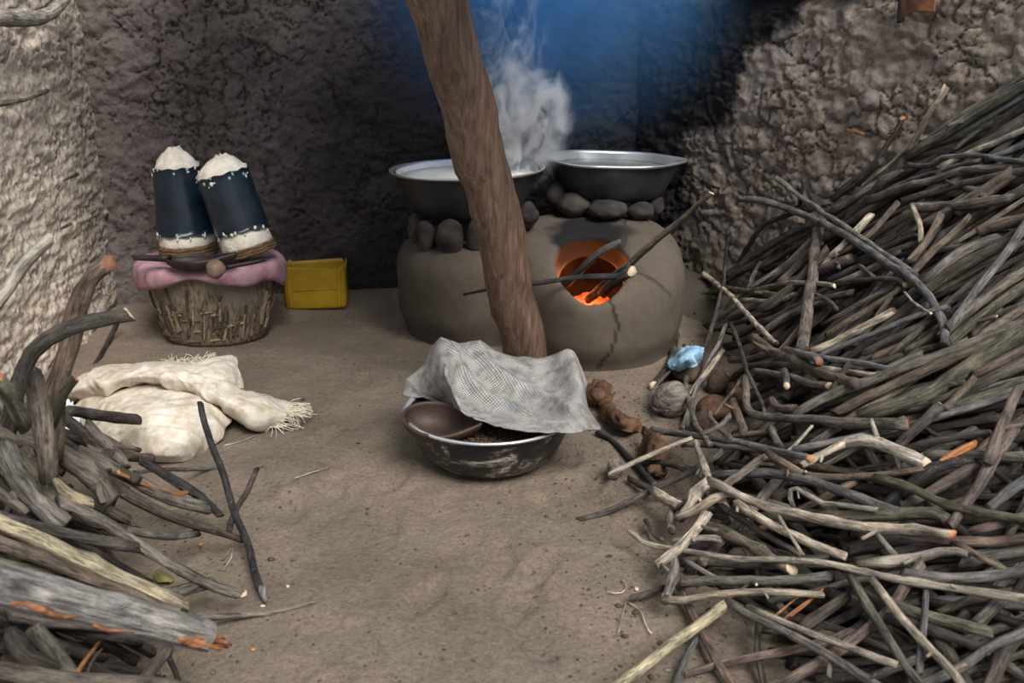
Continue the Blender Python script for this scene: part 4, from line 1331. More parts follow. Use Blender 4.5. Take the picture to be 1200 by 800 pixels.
LANDMARKS = [((1081, 150), 'beside the upright peeled stick'), ((1150, 115), 'near the topmost poles by the wall'), ((1130, 184), 'near the thin kinked stick'), ((1170, 265), 'near the torn pinkish stick'),
    ((985, 250), 'near the straight end of the hooked stick'), ((1100, 365), 'near the crook of the hooked stick'), ((950, 330), 'beside the upright slat'), ((866, 360), 'beside the mottled pale stick'),
    ((880, 290), 'below the sooty wall'), ((935, 425), 'by the forked branch'), ((970, 490), 'by the thick elbow-shaped branch'), ((1120, 440), 'by the thickest mossy branch'), ((1150, 470), 'over the thickest mossy branch'),
    ((786, 464), 'by the grey coconut'), ((835, 470), 'by the brown husks'), ((805, 418), 'by the blue plastic bag'), ((1040, 525), 'by the white torn knobs'), ((1125, 530), 'by the orange splintered strip'), ((1080, 495), 'by the pale sawn end'),
    ((760, 535), 'by the pale squared stick'), ((815, 590), 'by the bleached cut stub'), ((900, 540), 'by the upturned V-shaped stick'), ((970, 585), 'by the small hooked twig'), ((1000, 615), 'by the long jointed branch'), ((1110, 622), 'by the cut orange knot'),
    ((880, 655), 'by the longest pale branch'), ((1090, 690), 'over the thick mossy stick'), ((800, 740), 'by the slanting yellowish pole'), ((950, 720), 'by the hollow of the lower tangle'), ((1040, 745), 'by the dark olive stick'), ((1150, 745), 'by the chopped orange ends'), ((1175, 650), 'by the broken end of the jointed branch'),
    ((110, 550), 'by the thick arched branch'), ((150, 510), 'against the beige sack'), ((210, 570), 'by the orange peeled strip'), ((110, 650), 'by the pale yellow pole'), ((230, 660), 'by the long chipped grey stick'), ((60, 745), 'under the squared beam'), ((190, 780), 'at the splintered end of the beam'), ((20, 700), 'behind the squared beam'), ((30, 480), 'by the short upright stub')]
def auto_label(c, w, n, bent, zone, poly=None):
    mid = np.mean(poly, axis=0); L = np.linalg.norm(np.array(poly[-1]) - np.array(poly[0]))
    lm = min(LANDMARKS, key=lambda k: np.hypot(k[0][0] - mid[0], k[0][1] - mid[1]))[1]
    return '%s %s %s %s %s' % ('short' if L < 70 else ('long' if L > 130 else 'mid-length'), size_word(w), CNAME[c], 'crooked stick' if bent else 'straight stick', lm)
def bentness(pts):
    p = np.array(pts, float); a, b = p[0], p[-1]; d = (b - a) / (np.linalg.norm(b - a) + 1e-6)
    return np.abs((p - a) @ np.array([-d[1], d[0]])).max() / (np.linalg.norm(b - a) + 1e-6) > .06

def lay_lines(text, surf, zone, grp, step=.010, base=6):
    for ln in text.strip().splitlines():
        head, pt, label = ln.split('|')
        c, w0, w1, lay_, e0, e1, kn = head.split()
        w0, w1, lay_, kn = float(w0), float(w1), int(lay_), int(kn)
        poly = [tuple(map(float, q.split(','))) for q in pt.split()]
        P, _ = lay(poly, surf, (w0 + w1) / 2, off=(lay_ - base) * step)
        r0 = w0 / 2 / FPX * zc_of(P[0]); r1 = w1 / 2 / FPX * zc_of(P[-1])
        mid = np.mean(poly, axis=0)
        g = None
        if not label:
            label = auto_label(c, (w0 + w1) / 2, len(poly), bentness(poly), zone(*mid), poly); g = grp + ': ' + label
        make_stick(P, r0, r1, c, (ENDK[e0], ENDK[e1]), label, g, knots=kn + (1 if random.random() < .4 else 0), bend=.004, rough=.12 if kn < 3 else .16, stubs=(kn // 2 + random.randint(0, 1)) if kn >= 2 else int(random.random() < .15))

lay_lines(RIGHT, right_z, zone_right, 'woodpile')

# sticks half hidden under the traced ones
def inpoly(x, y, poly):
    r = False; j = len(poly) - 1
    for i in range(len(poly)):
        xi, yi = poly[i]; xj, yj = poly[j]
        if (yi > y) != (yj > y) and x < (xj - xi) * (y - yi) / (yj - yi) + xi: r = not r
        j = i
    return r
RP = [(800, 372), (850, 335), (900, 292), (985, 245), (1060, 190), (1230, 95), (1260, 850), (930, 850), (880, 720), (800, 660), (800, 600), (860, 500), (880, 430)]
def rand_line(rg, deep=0):
    while True:
        x, y = rg.uniform(800, 1250), rg.uniform(100, 840)
        if inpoly(x, y, RP): break
    if y < 420: a = rg.gauss(-33 if y > 260 else -28, 9)
    elif y < 530: a = rg.gauss(-20, 12)
    else: a = rg.gauss(-2, 24) if rg.random() < .75 else rg.uniform(-70, 70)
    L = rg.uniform(110, 300) if y < 530 else rg.uniform(130, 340)
    w = rg.choice([6, 7, 8, 9, 10, 12]) * (1.0 if y < 430 else 1.15)
    dx, dy = math.cos(math.radians(a)) * L / 2, math.sin(math.radians(a)) * L / 2
    k = rg.gauss(0, .04) * L
    poly = [(x - dx, y - dy), (x + dy / L * k, y - dx / L * k), (x + dx, y + dy)]
    for (px, py) in (poly[0], poly[-1]):
        if not inpoly(px, py, RP) and px < 1200: return None
    return poly, w
rg = random.Random(5)
cnt = 0
while cnt < 78:
    r_ = rand_line(rg)
    if not r_: continue
    poly, w = r_
    P, r = lay(poly, right_z, w, off=-rg.uniform(.01, .06), ext=False, straight=.6)
    c = rg.choice('DDDDGGBVM')
    lb = 'half-buried ' + auto_label(c, w, 3, False, '', poly)
    make_stick(P, r, r * rg.uniform(.75, 1.1), c, ('dark', 'dark'), lb, 'woodpile: ' + lb, knots=rg.randint(0, 2), bend=.005)
    cnt += 1
# the unseen heart of the pile
def merged(name, gens, mat, loc, label, cat):
    V, F, U, mi, cols = [], [], [], [], []
    for (P, r0, r1, seed, col) in gens:
        v, f, a, b, uv, _, _ = stick_geo(P, r0, r1, sides=6, seed=seed, knots=1, bend=.006)
        k = len(V); V += [x - loc for x in v]; U += uv
        for q in f + a + b: F.append(tuple(i + k for i in q))
    me = mesh(V, F); uvl = me.uv_layers.new(name='uv')
    vi = np.empty(len(me.loops), int); me.loops.foreach_get('vertex_index', vi)
    uvl.data.foreach_set('uv', np.array(U)[vi].astype(np.float32).ravel())
    o = link(name, me, mat, loc=loc); o.color = (.07, .058, .05, 1)  # deep fill coloured darker to stand in for shade between the sticks
    return tag(o, label, cat, kind='stuff')
gens = []
while len(gens) < 520:
    r_ = rand_line(rg)
    if not r_: continue
    poly, w = r_
    P, r = lay(poly, right_z, w * 1.15, off=-rg.uniform(.05, .30), ext=False, straight=.6)
    gens.append((P, r, r * .9, rg.randint(1, 9999), 'D'))
merged('buried_sticks', gens, M_BARK, np.array([1.2, 2.8, 0]), 'dark jumble of buried sticks filling the heart of the woodpile', 'sticks')

# ------------------------------------------------------------------ LEFT FIREWOOD PILE
LEFT = '''
G 24 26 9 d d 2|0,503 40,517 90,545 118,570 130,592|thick grey-brown arched branch over the left heap
G 28 26 7 d d 2|0,520 20,560 45,590 76,616|thick mottled grey branch sloping down under the arched one
M 20 20 8 d d 1|22,528 45,560 60,590 72,602|
Y 13 13 8 d p 1|63,563 80,578 107,590|short yellow-green mossy stick below the arched branch
G 14 15 8 d d 2|92,528 150,560 200,585 247,596|
D 14 12 9 d d 1|65,482 90,500 120,530 140,550 160,561|
D 13 14 10 d r 0|78,481 120,486 161,491|short dark stick with a slanting red-brown cut end, against the beige sack
G 12 12 9 d d 1|104,498 130,525 147,547|
B 11 12 9 d o 0|98,529 140,532 178,537|short stick with an orange cut end beside the beige sack
D 9 9 8 d d 0|60,504 80,520 102,532|
R 10 9 8 d d 1|118,512 140,522 160,527|
K 9 9 10 d d 4|163,539 200,560 235,580 258,604|black knobbly burnt stick at the edge of the left heap
O 5 6 9 o o 0|138,553 175,570 205,578 221,576|bright orange peeled strip on the left heap
D 15 8 10 d d 1|108,548 150,580 200,605 250,620 283,632|
V 5 5 5 d d 0|158,553 200,551 259,549|slim blue-grey rod lying against the foot of the beige sack
D 6 7 6 d d 0|301,550 290,575 275,600 268,622|short dark forked stick on the floor behind the long leaning stick
G 14 12 11 d r 1|68,588 110,605 150,630 200,660 250,685 281,697|long grey stick with a chipped red end on the open floor
G 9 9 7 d d 1|148,620 190,628 231,625|
D 14 13 10 d p 1|0,605 80,627 162,641|
Y 20 18 13 d d 2|0,613 50,632 100,658 150,682 216,710|long pale yellow lichen-covered pole
B 18 14 12 d d 1|0,635 60,657 120,682 190,712 211,717|brown pole lying against the pale yellow lichen-covered one
G 14 14 8 d d 1|150,707 200,697 249,682|cracked grey stick end under the pale yellow pole
M 12 12 8 d d 0|30,685 60,678 107,668|
D 14 13 7 d d 0|95,699 140,705 184,711|
G 9 6 6 d o 1|213,726 260,722 320,718 367,706|thin split stick with a torn orange tip on the bare floor
G 20 20 9 d d 2|38,733 65,765 88,800|
D 22 24 9 p d 0|12,745 30,770 60,785|dark stout stick with a pale sawn end beneath the squared beam
G 22 22 11 d d 0|0,787 60,797 130,803|
O 10 4 11 o o 0|82,803 98,776 116,753|
R 6 3 12 o o 0|96,800 108,774 120,760|
G 14 15 9 d d 0|163,803 180,780 197,763|
D 12 12 8 d d 0|108,800 140,797 168,794|
D 6 6 8 d d 0|194,764 205,783 211,803|
M 18 18 8 d d 1|0,662 40,670 64,680|
G 14 12 8 d d 0|0,580 15,590 30,600|
D 12 12 6 d d 0|75,600 110,615 160,622|
D 14 14 6 d d 0|0,640 60,650 120,655|
D 14 12 5 d d 0|40,560 100,585 150,610|
D 14 14 6 d d 0|0,700 50,706 120,712|
G 14 14 6 d d 0|10,720 60,728 130,735|
D 10 9 5 d d 0|150,560 190,578 225,590|
D 12 12 6 d d 0|0,760 60,760 120,770|
D 12 12 6 d d 0|20,470 45,500 70,530|
G 18 16 7 d d 1|0,470 20,500 34,540|
'''
def zone_left(x, y):
    if y < 560: return 'on the left heap near the beige sack'
    if y < 690: return 'on the left heap around the yellow pole'
    return 'on the left heap beneath the squared beam'
lay_lines(LEFT, left_z, zone_left, 'left heap', step=.013, base=7)
gens = []
while len(gens) < 120:
    x, y = rg.uniform(-60, 210), rg.uniform(500, 840); a = math.radians(rg.gauss(22, 16)); L = rg.uniform(90, 230)
    if x + L / 2 > 150 + (y - 500) * .3: continue
    poly = [(x - math.cos(a) * L / 2, y - math.sin(a) * L / 2), (x, y + rg.uniform(-6, 6)), (x + math.cos(a) * L / 2, y + math.sin(a) * L / 2)]
    w = rg.uniform(10, 18)
    P, r = lay(poly, left_z, w, off=-rg.uniform(.04, .25), ext=False, straight=.6)
    gens.append((P, r, r * .85, rg.randint(1, 9999), 'D'))
merged('buried_sticks', gens, M_BARK, np.array([-1.2, 2.0, 0]), 'dark jumble of buried sticks at the bottom of the left heap', 'sticks')

# sticks that rise out of the left heap: their feet stand in the heap, they lean at about the same distance
def upright(lst, w0, w1, c, ends, label, **kw):
    P = [atY(a, b, y) for a, b, y in lst]
    make_stick(P, w0 / 2 / FPX * zc_of(P[0]), w1 / 2 / FPX * zc_of(P[-1]), c, ends, label, **kw)
upright([(62, 540, 1.93), (66, 470, 1.95), (76, 415, 1.97), (92, 355, 1.99), (108, 325, 2.0), (127, 308, 2.0)], 24, 20, 'B', ('dark', 'red'), 'tall rough brown stick standing up from the left heap', knots=4, rough=.14)
upright([(10, 500, 1.70), (25, 440, 1.72), (48, 405, 1.74), (90, 383, 1.77), (125, 372, 1.80), (153, 368, 1.82)], 20, 17, 'D', ('dark', 'pale'), 'dark curved stick with a forked pale tip rising from the left heap', knots=2)
upright([(-70, 430, 1.62), (0, 345, 1.64), (28, 312, 1.66), (60, 279, 1.68)], 18, 13, 'L', ('dark', 'red'), 'greyish stick with a brown tip slanting up in front of the left wall', knots=1)
upright([(58, 560, 1.80), (50, 500, 1.80), (44, 462, 1.80), (36, 429, 1.80)], 25, 20, 'G', ('dark', 'pale'), 'short stout stub standing upright beside the tall brown stick', knots=3)
upright([(58, 500, 1.92), (70, 465, 1.91), (88, 442, 1.90)], 14, 12, 'M', ('dark', 'orange'), 'mossy side stub with an orange tip beside the tall brown stick', knots=1)
upright([(-10, 440, 1.62), (8, 462, 1.66), (30, 500, 1.72)], 20, 18, 'M', ('orange', 'dark'), 'mossy stub with an orange broken end at the back of the left heap', knots=1)
upright([(235, 472, 2.66), (250, 520, 2.51), (270, 580, 2.32), (290, 640, 2.14), (304, 685, 1.995), (308, 693, 1.975)], 7.5, 9.5, 'K', ('dark', 'dark'), 'long thin black burnt stick leaning from the beige sack to the floor', knots=1, rough=.05)
P = [atZ(307, 690, .030), atZ(309, 697, .022), atZ(312, 704, .012)]
tag(make_stick(P, .011, .006, 'V', ('dark', 'dark'), bend=0, name='charred_tip'), 'ashy flaking tip at the floor end of the black burnt stick', 'charcoal')

# squared beam with an orange splintered end
A0, B0 = atY(-140, 655, 1.12), atY(250, 748, 1.50)
bm_o = empty('squared_beam', A0); tag(bm_o, 'weathered grey squared beam with a splintered orange end on the left heap', 'beam')
d = (B0 - A0); L = np.linalg.norm(d); d /= L
up = np.array([0, 0, 1.0]); up -= d * d.dot(up); up /= np.linalg.norm(up); sd = np.cross(d, up)
cs = [(-.034, .024), (-.012, .036), (.020, .034), (.034, .012), (.030, -.016), (.006, -.030), (-.024, -.026), (-.036, -.004)]
n = 26; V = []
for i in range(n):
    f = i / (n - 1); c = d * L * f
    for k, (a, b) in enumerate(cs):
        j = 1 + .08 * float(vnoise(f * 9, k * 2.3, seed=5)) - .10 * f
        e = 0 if i < n - 1 else random.uniform(-.06, -.01)
        V.append(c + sd * a * j + up * b * j + d * e)
me = mesh(V, grid_faces(8, n, wrap=True) + [tuple(range(8))[::-1], tuple((n - 1) * 8 + k for k in range(8))])
uvl = me.uv_layers.new(name='uv')
for lp in me.loops:
    i, k = divmod(lp.vertex_index, 8); uvl.data[lp.index].uv = (k * .026, i / (n - 1) * L)
b_ = link('body', me, M_BARK, bm_o, smooth=False); b_.color = (.30, .285, .275, 1)
M_STRIP = simple('raw_orange_wood', (.16, .065, .035), (.50, .21, .085), 18, .75, .5, .004, 120, stretch=(1, 1, 3))
for i in range(16):
    a = random.uniform(-.028, .028); b = random.uniform(-.024, .016); l0 = L - random.uniform(.07, .13); l1 = L + random.uniform(-.01, .04)
    p0, p1 = d * l0 + sd * a + up * b, d * l1 + sd * (a * 1.25) + up * (b * 1.1 - .004)
    me, _, _ = stick_mesh([p0, (p0 + p1) / 2, p1], .010, .003, np.zeros(3), sides=5, seed=i, bend=.002)
    link('splinter', me, [M_STRIP] * 3, bm_o)
sgn = 1 if (sd[1] < 0) else -1
for i, (f0, f1, b0, w) in enumerate(((.30, .50, -.010, .007), (.55, .68, -.017, .004), (.84, .95, -.010, .006))):
    q = [d * L * f + sd * sgn * (.0275 - .003 * f) + up * (b0 + .004 * math.sin(f * 40)) for f in np.linspace(f0, f1, 5)]
    me, _, _ = stick_mesh(q, w, w * .4, np.zeros(3), sides=7, seed=40 + i, rough=.3, bend=.003)
    link('bare_strip', me, [M_STRIP] * 3, bm_o)

# ------------------------------------------------------------------ STICKS IN THE FIRE
def fire_stick(lst, w0, w1, c, ends, label):
    P = [atY(a, b, y) for a, b, y in lst]
    make_stick(P, w0 / 2 / FPX * zc_of(P[0]), w1 / 2 / FPX * zc_of(P[-1]), c, ends, label, name='fire_stick', cat='stick', bend=.003)
fire_stick([(690, 350, 3.98), (712, 332, 3.82), (755, 293, 3.66), (800, 255, 3.54), (834, 226, 3.44)], 11, 6, 'B', ('dark', 'pale'), 'long stick poking out of the stove mouth towards the right wall')
fire_stick([(660, 336, 3.92), (685, 312, 3.82), (706, 294, 3.80), (727, 284, 3.84)], 8, 9, 'D', ('dark', 'orange'), 'stick with a red broken tip standing in the stove mouth')
fire_stick([(543, 345, 3.56), (580, 338, 3.54), (640, 330, 3.58), (690, 324, 3.66), (728, 323, 3.70)], 3, 8, 'K', ('dark', 'dark'), 'thin dark stick lying level across the stove mouth behind the post')
fire_stick([(705, 345, 3.86), (720, 330, 3.72), (741, 318, 3.66)], 12, 12, 'D', ('dark', 'pale'), 'short burnt stub at the lip of the stove mouth')
fire_stick([(700, 340, 3.90), (722, 322, 3.75), (738, 312, 3.70)], 9, 8, 'K', ('dark', 'dark'), 'charred black stub wedged beside the long fire stick')

# ------------------------------------------------------------------ COCONUTS, HUSKS, LITTER
M_COCO = simple('grey_coconut', (.05, .042, .037), (.30, .265, .235), 14, .85, .9, .012, 40, stretch=(.5, 2.5, 2.5))
M_HUSK = simple('brown_husk', (.04, .020, .012), (.155, .082, .045), 14, .7, .9, .014, 40)
M_HUSKD = simple('dark_husk', (.035, .024, .018), (.11, .075, .055), 14, .85, .7, .01, 36)
def nut(px, py, w, h, mat, label, seed, name='coconut', cat='coconut', ridges=3, rot=.4, grp=None):
    k = 1.0
    p = atZ(px, py + h * .35, .02); kk = zc_of(p) / FPX
    rx, rz = w / 2 * kk, h / 2 * kk
    bm = bmesh.new(); bmesh.ops.create_uvsphere(bm, u_segments=32, v_segments=20, radius=1)
    for v in bm.verts:
        a = math.atan2(v.co.z, v.co.y); x = v.co.x
        q = 1 + .11 * math.cos(ridges * a + seed) * (1 - x * x) + .03 * math.cos(3 * ridges * a) + .05 * float(vnoise(x * 2 + seed, v.co.y * 2, v.co.z * 2, seed))
        tp = 1 - .22 * max(0, x) ** 2
        v.co = (x * rx * (1 + .12 * max(0, x) ** 3), v.co.y * rx * .86 * q * tp, v.co.z * rz * q * tp)
    me = bpy.data.meshes.new('m'); bm.to_mesh(me); bm.free()
    o = link(name, me, mat, loc=(p[0], p[1], rz * .92)); o.rotation_euler = (.2, rot * .3, rot)
    return tag(o, label, cat, grp)
nut(786, 464, 45, 42, M_COCO, 'large grey dried coconut at the foot of the woodpile', 1, rot=.5)
nut(842, 445, 34, 30, M_HUSKD, 'dark brown round coconut half hidden behind crossing sticks', 3, rot=1.2)
nut(836, 475, 42, 28, M_HUSK, 'reddish brown coconut husk lump behind the curved grey stick', 4, name='coconut_husk', cat='husk', rot=-.3)
nut(893, 462, 40, 26, M_HUSK, 'rust-coloured husk lump in the dark hollow of the woodpile', 7, name='coconut_husk', cat='husk', rot=.2)
nut(822, 490, 30, 26, M_HUSKD, 'dark husk lump between the grey coconut and the woodpile', 8, name='coconut_husk', cat='husk', rot=.9)
nut(806, 432, 40, 22, M_HUSKD, 'brown husk lump just below the blue plastic bag', 9, name='coconut_husk', cat='husk', rot=.2)
nut(768, 405, 20, 18, M_HUSKD, 'small dark husk lump against the foot of the stove', 10, name='coconut_husk', cat='husk', rot=.2)
nut(721, 543, 23, 27, M_COCO, 'small light brown coconut piece lying on the bare floor', 5, rot=1.4)
def leafy(rows, mat, label, name='dried_husk', cat='husk', fold=.012, seed=0, th=.004):
    S = patch([Zrow(r) for r in rows], 34, 26, fold, 26, seed, fold * .6, 34)
    S[..., 2] = np.maximum(S[..., 2], .005)
    o_ = S.reshape(-1, 3).mean(0); o_[2] = S[..., 2].min()
    return tag(link(name, localize(patch_mesh(S, th), o_), mat, loc=o_), label, cat)
leafy([[(684, 458, .01), (700, 448, .04), (716, 452, .02)], [(686, 466, .03), (702, 458, .075), (718, 462, .03)], [(690, 474, .01), (704, 472, .03), (716, 472, .01)]], M_HUSK, 'curled brown husk beside the end of the grey sack', seed=1)
leafy([[(700, 468, .01), (712, 472, .03), (726, 488, .03), (748, 492, .02)], [(706, 478, .03), (716, 480, .07), (730, 492, .07), (752, 496, .03)], [(708, 490, .01), (718, 498, .03), (734, 505, .03), (756, 503, .01)]], M_HUSK, 'long twisted brown husk strip on the floor by the grey sack', seed=2)
leafy([[(758, 500, .05), (764, 505, .10), (772, 512, .06)], [(753, 520, .02), (766, 520, .10), (782, 528, .06)], [(750, 534, .01), (766, 538, .06), (784, 538, .03)]], M_HUSK, 'upright triangular rust-brown husk flake behind the pale squared stick', seed=3)
leafy([[(755, 546, .01), (768, 548, .03), (782, 550, .01)], [(760, 552, .02), (770, 554, .05), (782, 556, .02)], [(764, 556, .01), (772, 560, .02), (778, 558, .01)]], M_HUSK, 'flat brown husk scrap under the pale squared stick', seed=4)
leafy([[(850, 440, .03), (862, 446, .08), (872, 452, .04)], [(852, 452, .04), (864, 458, .11), (874, 464, .05)], [(856, 466, .02), (866, 474, .06), (876, 478, .02)]], M_HUSK, 'orange-brown husk flake in the shade under the forked branch', seed=5)
M_BLUE = simple('blue_plastic', (.20, .40, .60), (.42, .62, .80), 14, .35, .5, .01, 30)
leafy([[(782, 426, .05), (800, 412, .10), (815, 404, .14), (824, 407, .12)], [(784, 432, .06), (800, 422, .14), (814, 414, .17), (823, 416, .13)], [(790, 436, .04), (804, 432, .10), (814, 428, .12), (820, 426, .10)]], M_BLUE, 'crumpled light blue plastic bag among the sticks near the stove', 'plastic_bag', 'plastic bag', .018, 6, .002)
M_LEAF = simple('green_leaf', (.09, .09, .03), (.20, .19, .07), 14, .7, .4, .004, 60)
leafy([[(181, 674, .006), (188, 670, .012), (198, 674, .006)], [(182, 678, .010), (191, 675, .020), (204, 679, .006)], [(186, 682, .006), (194, 682, .010), (200, 683, .006)]], M_LEAF, 'small dried green leaf on the floor beside the left heap', 'leaf', 'leaf', .004, 7, .002)

# small chips scattered on the floor, each its own
M_CHIPS = [simple('chip_dark', (.04, .03, .025), (.10, .07, .05), 60), M_CUT['orange'], M_CUT['pale'], M_COCO]
spots = [(318, 656, 9, 0, 'dark'), (285, 697, 14, 2, 'reddish'), (308, 712, 6, 2, 'pale'), (236, 641, 8, 1, 'orange'), (297, 765, 7, 1, 'orange'), (337, 687, 6, 2, 'pale'), (308, 549, 5, 0, 'dark'),
         (725, 710, 9, 0, 'dark'), (745, 717, 10, 0, 'dark'), (732, 745, 9, 0, 'dark'), (773, 752, 9, 0, 'dark'), (782, 785, 9, 3, 'grey'), (763, 795, 10, 0, 'dark'), (714, 653, 7, 0, 'dark'), (746, 690, 8, 2, 'pale'),
         (585, 590, 5, 0, 'dark'), (640, 607, 5, 0, 'dark'), (610, 640, 4, 0, 'dark'), (560, 690, 4, 0, 'dark'), (470, 660, 4, 0, 'dark'), (430, 600, 4, 0, 'dark'), (700, 560, 5, 0, 'dark'), (686, 575, 5, 3, 'grey'),
         (355, 470, 8, 0, 'dark'), (420, 520, 5, 0, 'dark'), (665, 660, 5, 0, 'dark'), (690, 690, 5, 0, 'dark'), (640, 735, 5, 0, 'dark'), (520, 760, 5, 0, 'dark'), (250, 790, 9, 3, 'grey')]
for i, (x, y, w, mi, cn) in enumerate(spots):
    p = atZ(x, y, 0); k = zc_of(p) / FPX
    o = link('wood_chip', blob_mesh(w / 2 * k, w / 2 * k * .7, w / 2 * k * .45, 300 + i, .4, 1.6, 2), M_CHIPS[mi], loc=(p[0], p[1], float(floor_z(p[0], p[1])) + w / 2 * k * .4))
    o.rotation_euler = (0, 0, i * 1.7)
    lb = 'small %s wood chip on the dirt floor' % cn
    tag(o, lb, 'wood chip', lb)
# fine litter: crumbs and grit nobody could count
gv, gf = [], []
for i in range(1500):
    if i % 3: x, y = rg.gauss(.42, .22), rg.uniform(1.6, 3.4)
    else: x, y = rg.uniform(-.9, .5), rg.uniform(1.3, 3.8)
    if i % 7 == 0: x, y = rg.gauss(-.85, .15), rg.uniform(1.5, 2.6)
    s = rg.uniform(.0015, .0045); z = float(floor_z(x, y)) + s * .4; k = len(gv)
    Rm = Matrix.Rotation(rg.uniform(0, 6), 3, 'Z')
    gv += [tuple(Vector((x, y, z)) + Rm @ Vector((a * s * 1.6, b * s, c * s * .6))) for a, b, c in base_v]; gf += [(a + k, b + k, c + k) for a, b, c in base_f]
tag(link('floor_grit', mesh(gv, gf), M_CHIPS[0], smooth=False), 'dark crumbs of bark and grit strewn over the dirt floor', 'grit', kind='stuff')
for i, (pl, w) in enumerate([([(735, 705), (750, 715), (758, 735), (764, 742)], 2), ([(712, 693), (726, 695), (735, 688), (730, 680)], 1.6), ([(258, 655), (266, 650), (272, 640), (273, 650), (262, 668)], 1.8), ([(262, 522), (280, 518), (300, 510)], 1.8), ([(345, 560), (365, 553), (385, 548)], 1.6), ([(725, 740), (735, 700)], 1.5)]):
    P = np.array([atZ(a, b, .006) for a, b in pl]); r = w / 2 / FPX * zc_of(P[0])
    lb = ['yellow dry grass stalk on the floor by the low end of the woodpile', 'curled pale straw on the floor left of the woodpile', 'small knot of pale roots on the floor by the left heap', 'pale straw beside the foot of the beige sack', 'faint straw lying on the open floor', 'second dry stalk on the floor by the low end of the woodpile'][i]
    make_stick(P, r, r * .7, 'P', ('pale', 'pale'), lb, name='straw', cat='straw', sides=6, bend=.002)

# ------------------------------------------------------------------ WALL DETAILS
def on_wall(px, py, which, off=.02):
    A_, B_ = dict(right=(CR, RE), back=(CL, CR), left=(LE, CL))[which]
    t = (B_ - A_) / np.linalg.norm(B_ - A_); n_ = np.array([t[1], -t[0], 0])
    d = ray(px, py); s = (np.array([A_[0], A_[1], 0]) - CAMP) @ n_ / (d @ n_)
    return CAMP + d * s + n_ * off
P = [on_wall(-40, 122, 'left', .05), on_wall(10, 117, 'left', .05), on_wall(32, 110, 'left', .045), on_wall(50, 106, 'left', .02)]
make_stick(P, .013, .009, 'G', ('dark', 'dark'), 'grey twig embedded in the left mud wall', name='embedded_twig', bend=.004)
P = [on_wall(-50, 20, 'left', .09), on_wall(0, 22, 'left', .09), on_wall(25, 18, 'left', .09), on_wall(48, 4, 'left', .08), on_wall(64, -14, 'left', .06)]
make_stick(P, .034, .022, 'L', ('dark', 'dark'), 'pale curved root running across the top of the left wall', name='wall_root', cat='root', rough=.1)
for i, (a, b, c_) in enumerate([((75, 262), (66, 268), 'dark chip sticking out of the left wall near the corner'), ((82, 204), (70, 212), 'thin straw stuck in the left wall plaster')]):
    make_stick([on_wall(*a, 'left', .03), on_wall(*b, 'left', .02)], .008, .004, 'D', ('dark', 'dark'), c_, name='wall_splinter', cat='splinter')
p = on_wall(1030, 117, 'right', .07)
o = link('wall_stone', blob_mesh(.045, .045, .05, 61, .3, 1.6, 3, facet=.5), simple('wall_stone', (.09, .07, .062), (.20, .165, .15), 14, .7, .4, .006, 50), loc=p); tag(o, 'grey-brown stone set in the lumpy right mud wall', 'stone')
make_stick([on_wall(1001, 150, 'right', .065), on_wall(1012, 153, 'right', .07), on_wall(1022, 157, 'right', .06)], .010, .007, 'O', ('orange', 'orange'), 'small orange wood splinter stuck in the lumpy right wall', name='wall_splinter', cat='splinter')
# rusty sheet scrap hanging over the wall top with a dark stake beside it
M_RUST = simple('rusty_sheet', (.085, .05, .038), (.28, .12, .06), 7, .75, .4, .005, 40)
c0 = [on_wall(1073, -40, 'right', .10), on_wall(1090, -40, 'right', .11), on_wall(1114, -40, 'right', .10)]
c1 = [on_wall(1073, -8, 'right', .10), on_wall(1092, -6, 'right', .115), on_wall(1113, -6, 'right', .10)]
c2 = [on_wall(1073, 21, 'right', .09), on_wall(1090, 15, 'right', .105), on_wall(1111, 15, 'right', .09)]
S = patch([c0, c1, c2], 24, 20, .004, 20, 3, .002, 60); o_ = S[-1, 12]
tag(link('rusty_sheet', localize(patch_mesh(S, .003), o_), M_RUST, loc=o_), 'rusty curled metal sheet scrap hanging at the top of the right wall', 'metal sheet')
make_stick([on_wall(1066, 26, 'right', .07), on_wall(1070, 0, 'right', .08), on_wall(1074, -40, 'right', .09)], .012, .012, 'D', ('dark', 'dark'), 'dark stake beside the rusty metal sheet on the right wall', name='wall_stake', cat='stake')
# mud bricks along the top of the right wall
t = (RE - CR) / np.linalg.norm(RE - CR); nn = np.array([t[1], -t[0]])
bmx = bmesh.new(); bmesh.ops.create_cube(bmx, size=1); bmesh.ops.bevel(bmx, geom=bmx.edges[:], offset=.08, segments=2, affect='EDGES', profile=.6)
mb = bpy.data.meshes.new('brick'); bmx.to_mesh(mb); bmx.free(); mb.materials.append(M_BRICK)
s = .55
while s < 3.3:
    l = random.uniform(.17, .24); c = CR + t * (s + l / 2) + nn * random.uniform(-.07, -.045)
    o = bpy.data.objects.new('brick', mb); COL.objects.link(o); o.parent = right
    o.location = (c[0], c[1], 1.545); o.scale = (l, .20, .13); o.rotation_euler = (random.uniform(-.03, .03), 0, math.atan2(t[1], t[0]) + random.uniform(-.03, .03))
    s += l + .018
# low earth bank at the foot of the right wall beside the stove
bv = []
for i in range(40):
    f = i / 39; b0 = CR + t * (.05 + 1.25 * f)
    for k, (o_, z) in enumerate([(0, .16), (.06, .15), (.14, .12), (.24, .06), (.36, 0)]):
        n1 = .02 * float(vnoise(f * 9, k * 1.3, seed=14))
        q = b0 + nn * (o_ + n1); bv.append((q[0], q[1], z * (1 - .3 * f) + n1 * .5))
me = mesh(bv, grid_faces(5, 40)); set_attr(me, 'soot', [.25] * len(bv)); set_attr(me, 'crack', [0] * len(bv))
tag(link('trim_1', me, M_STOVE), kind='structure')
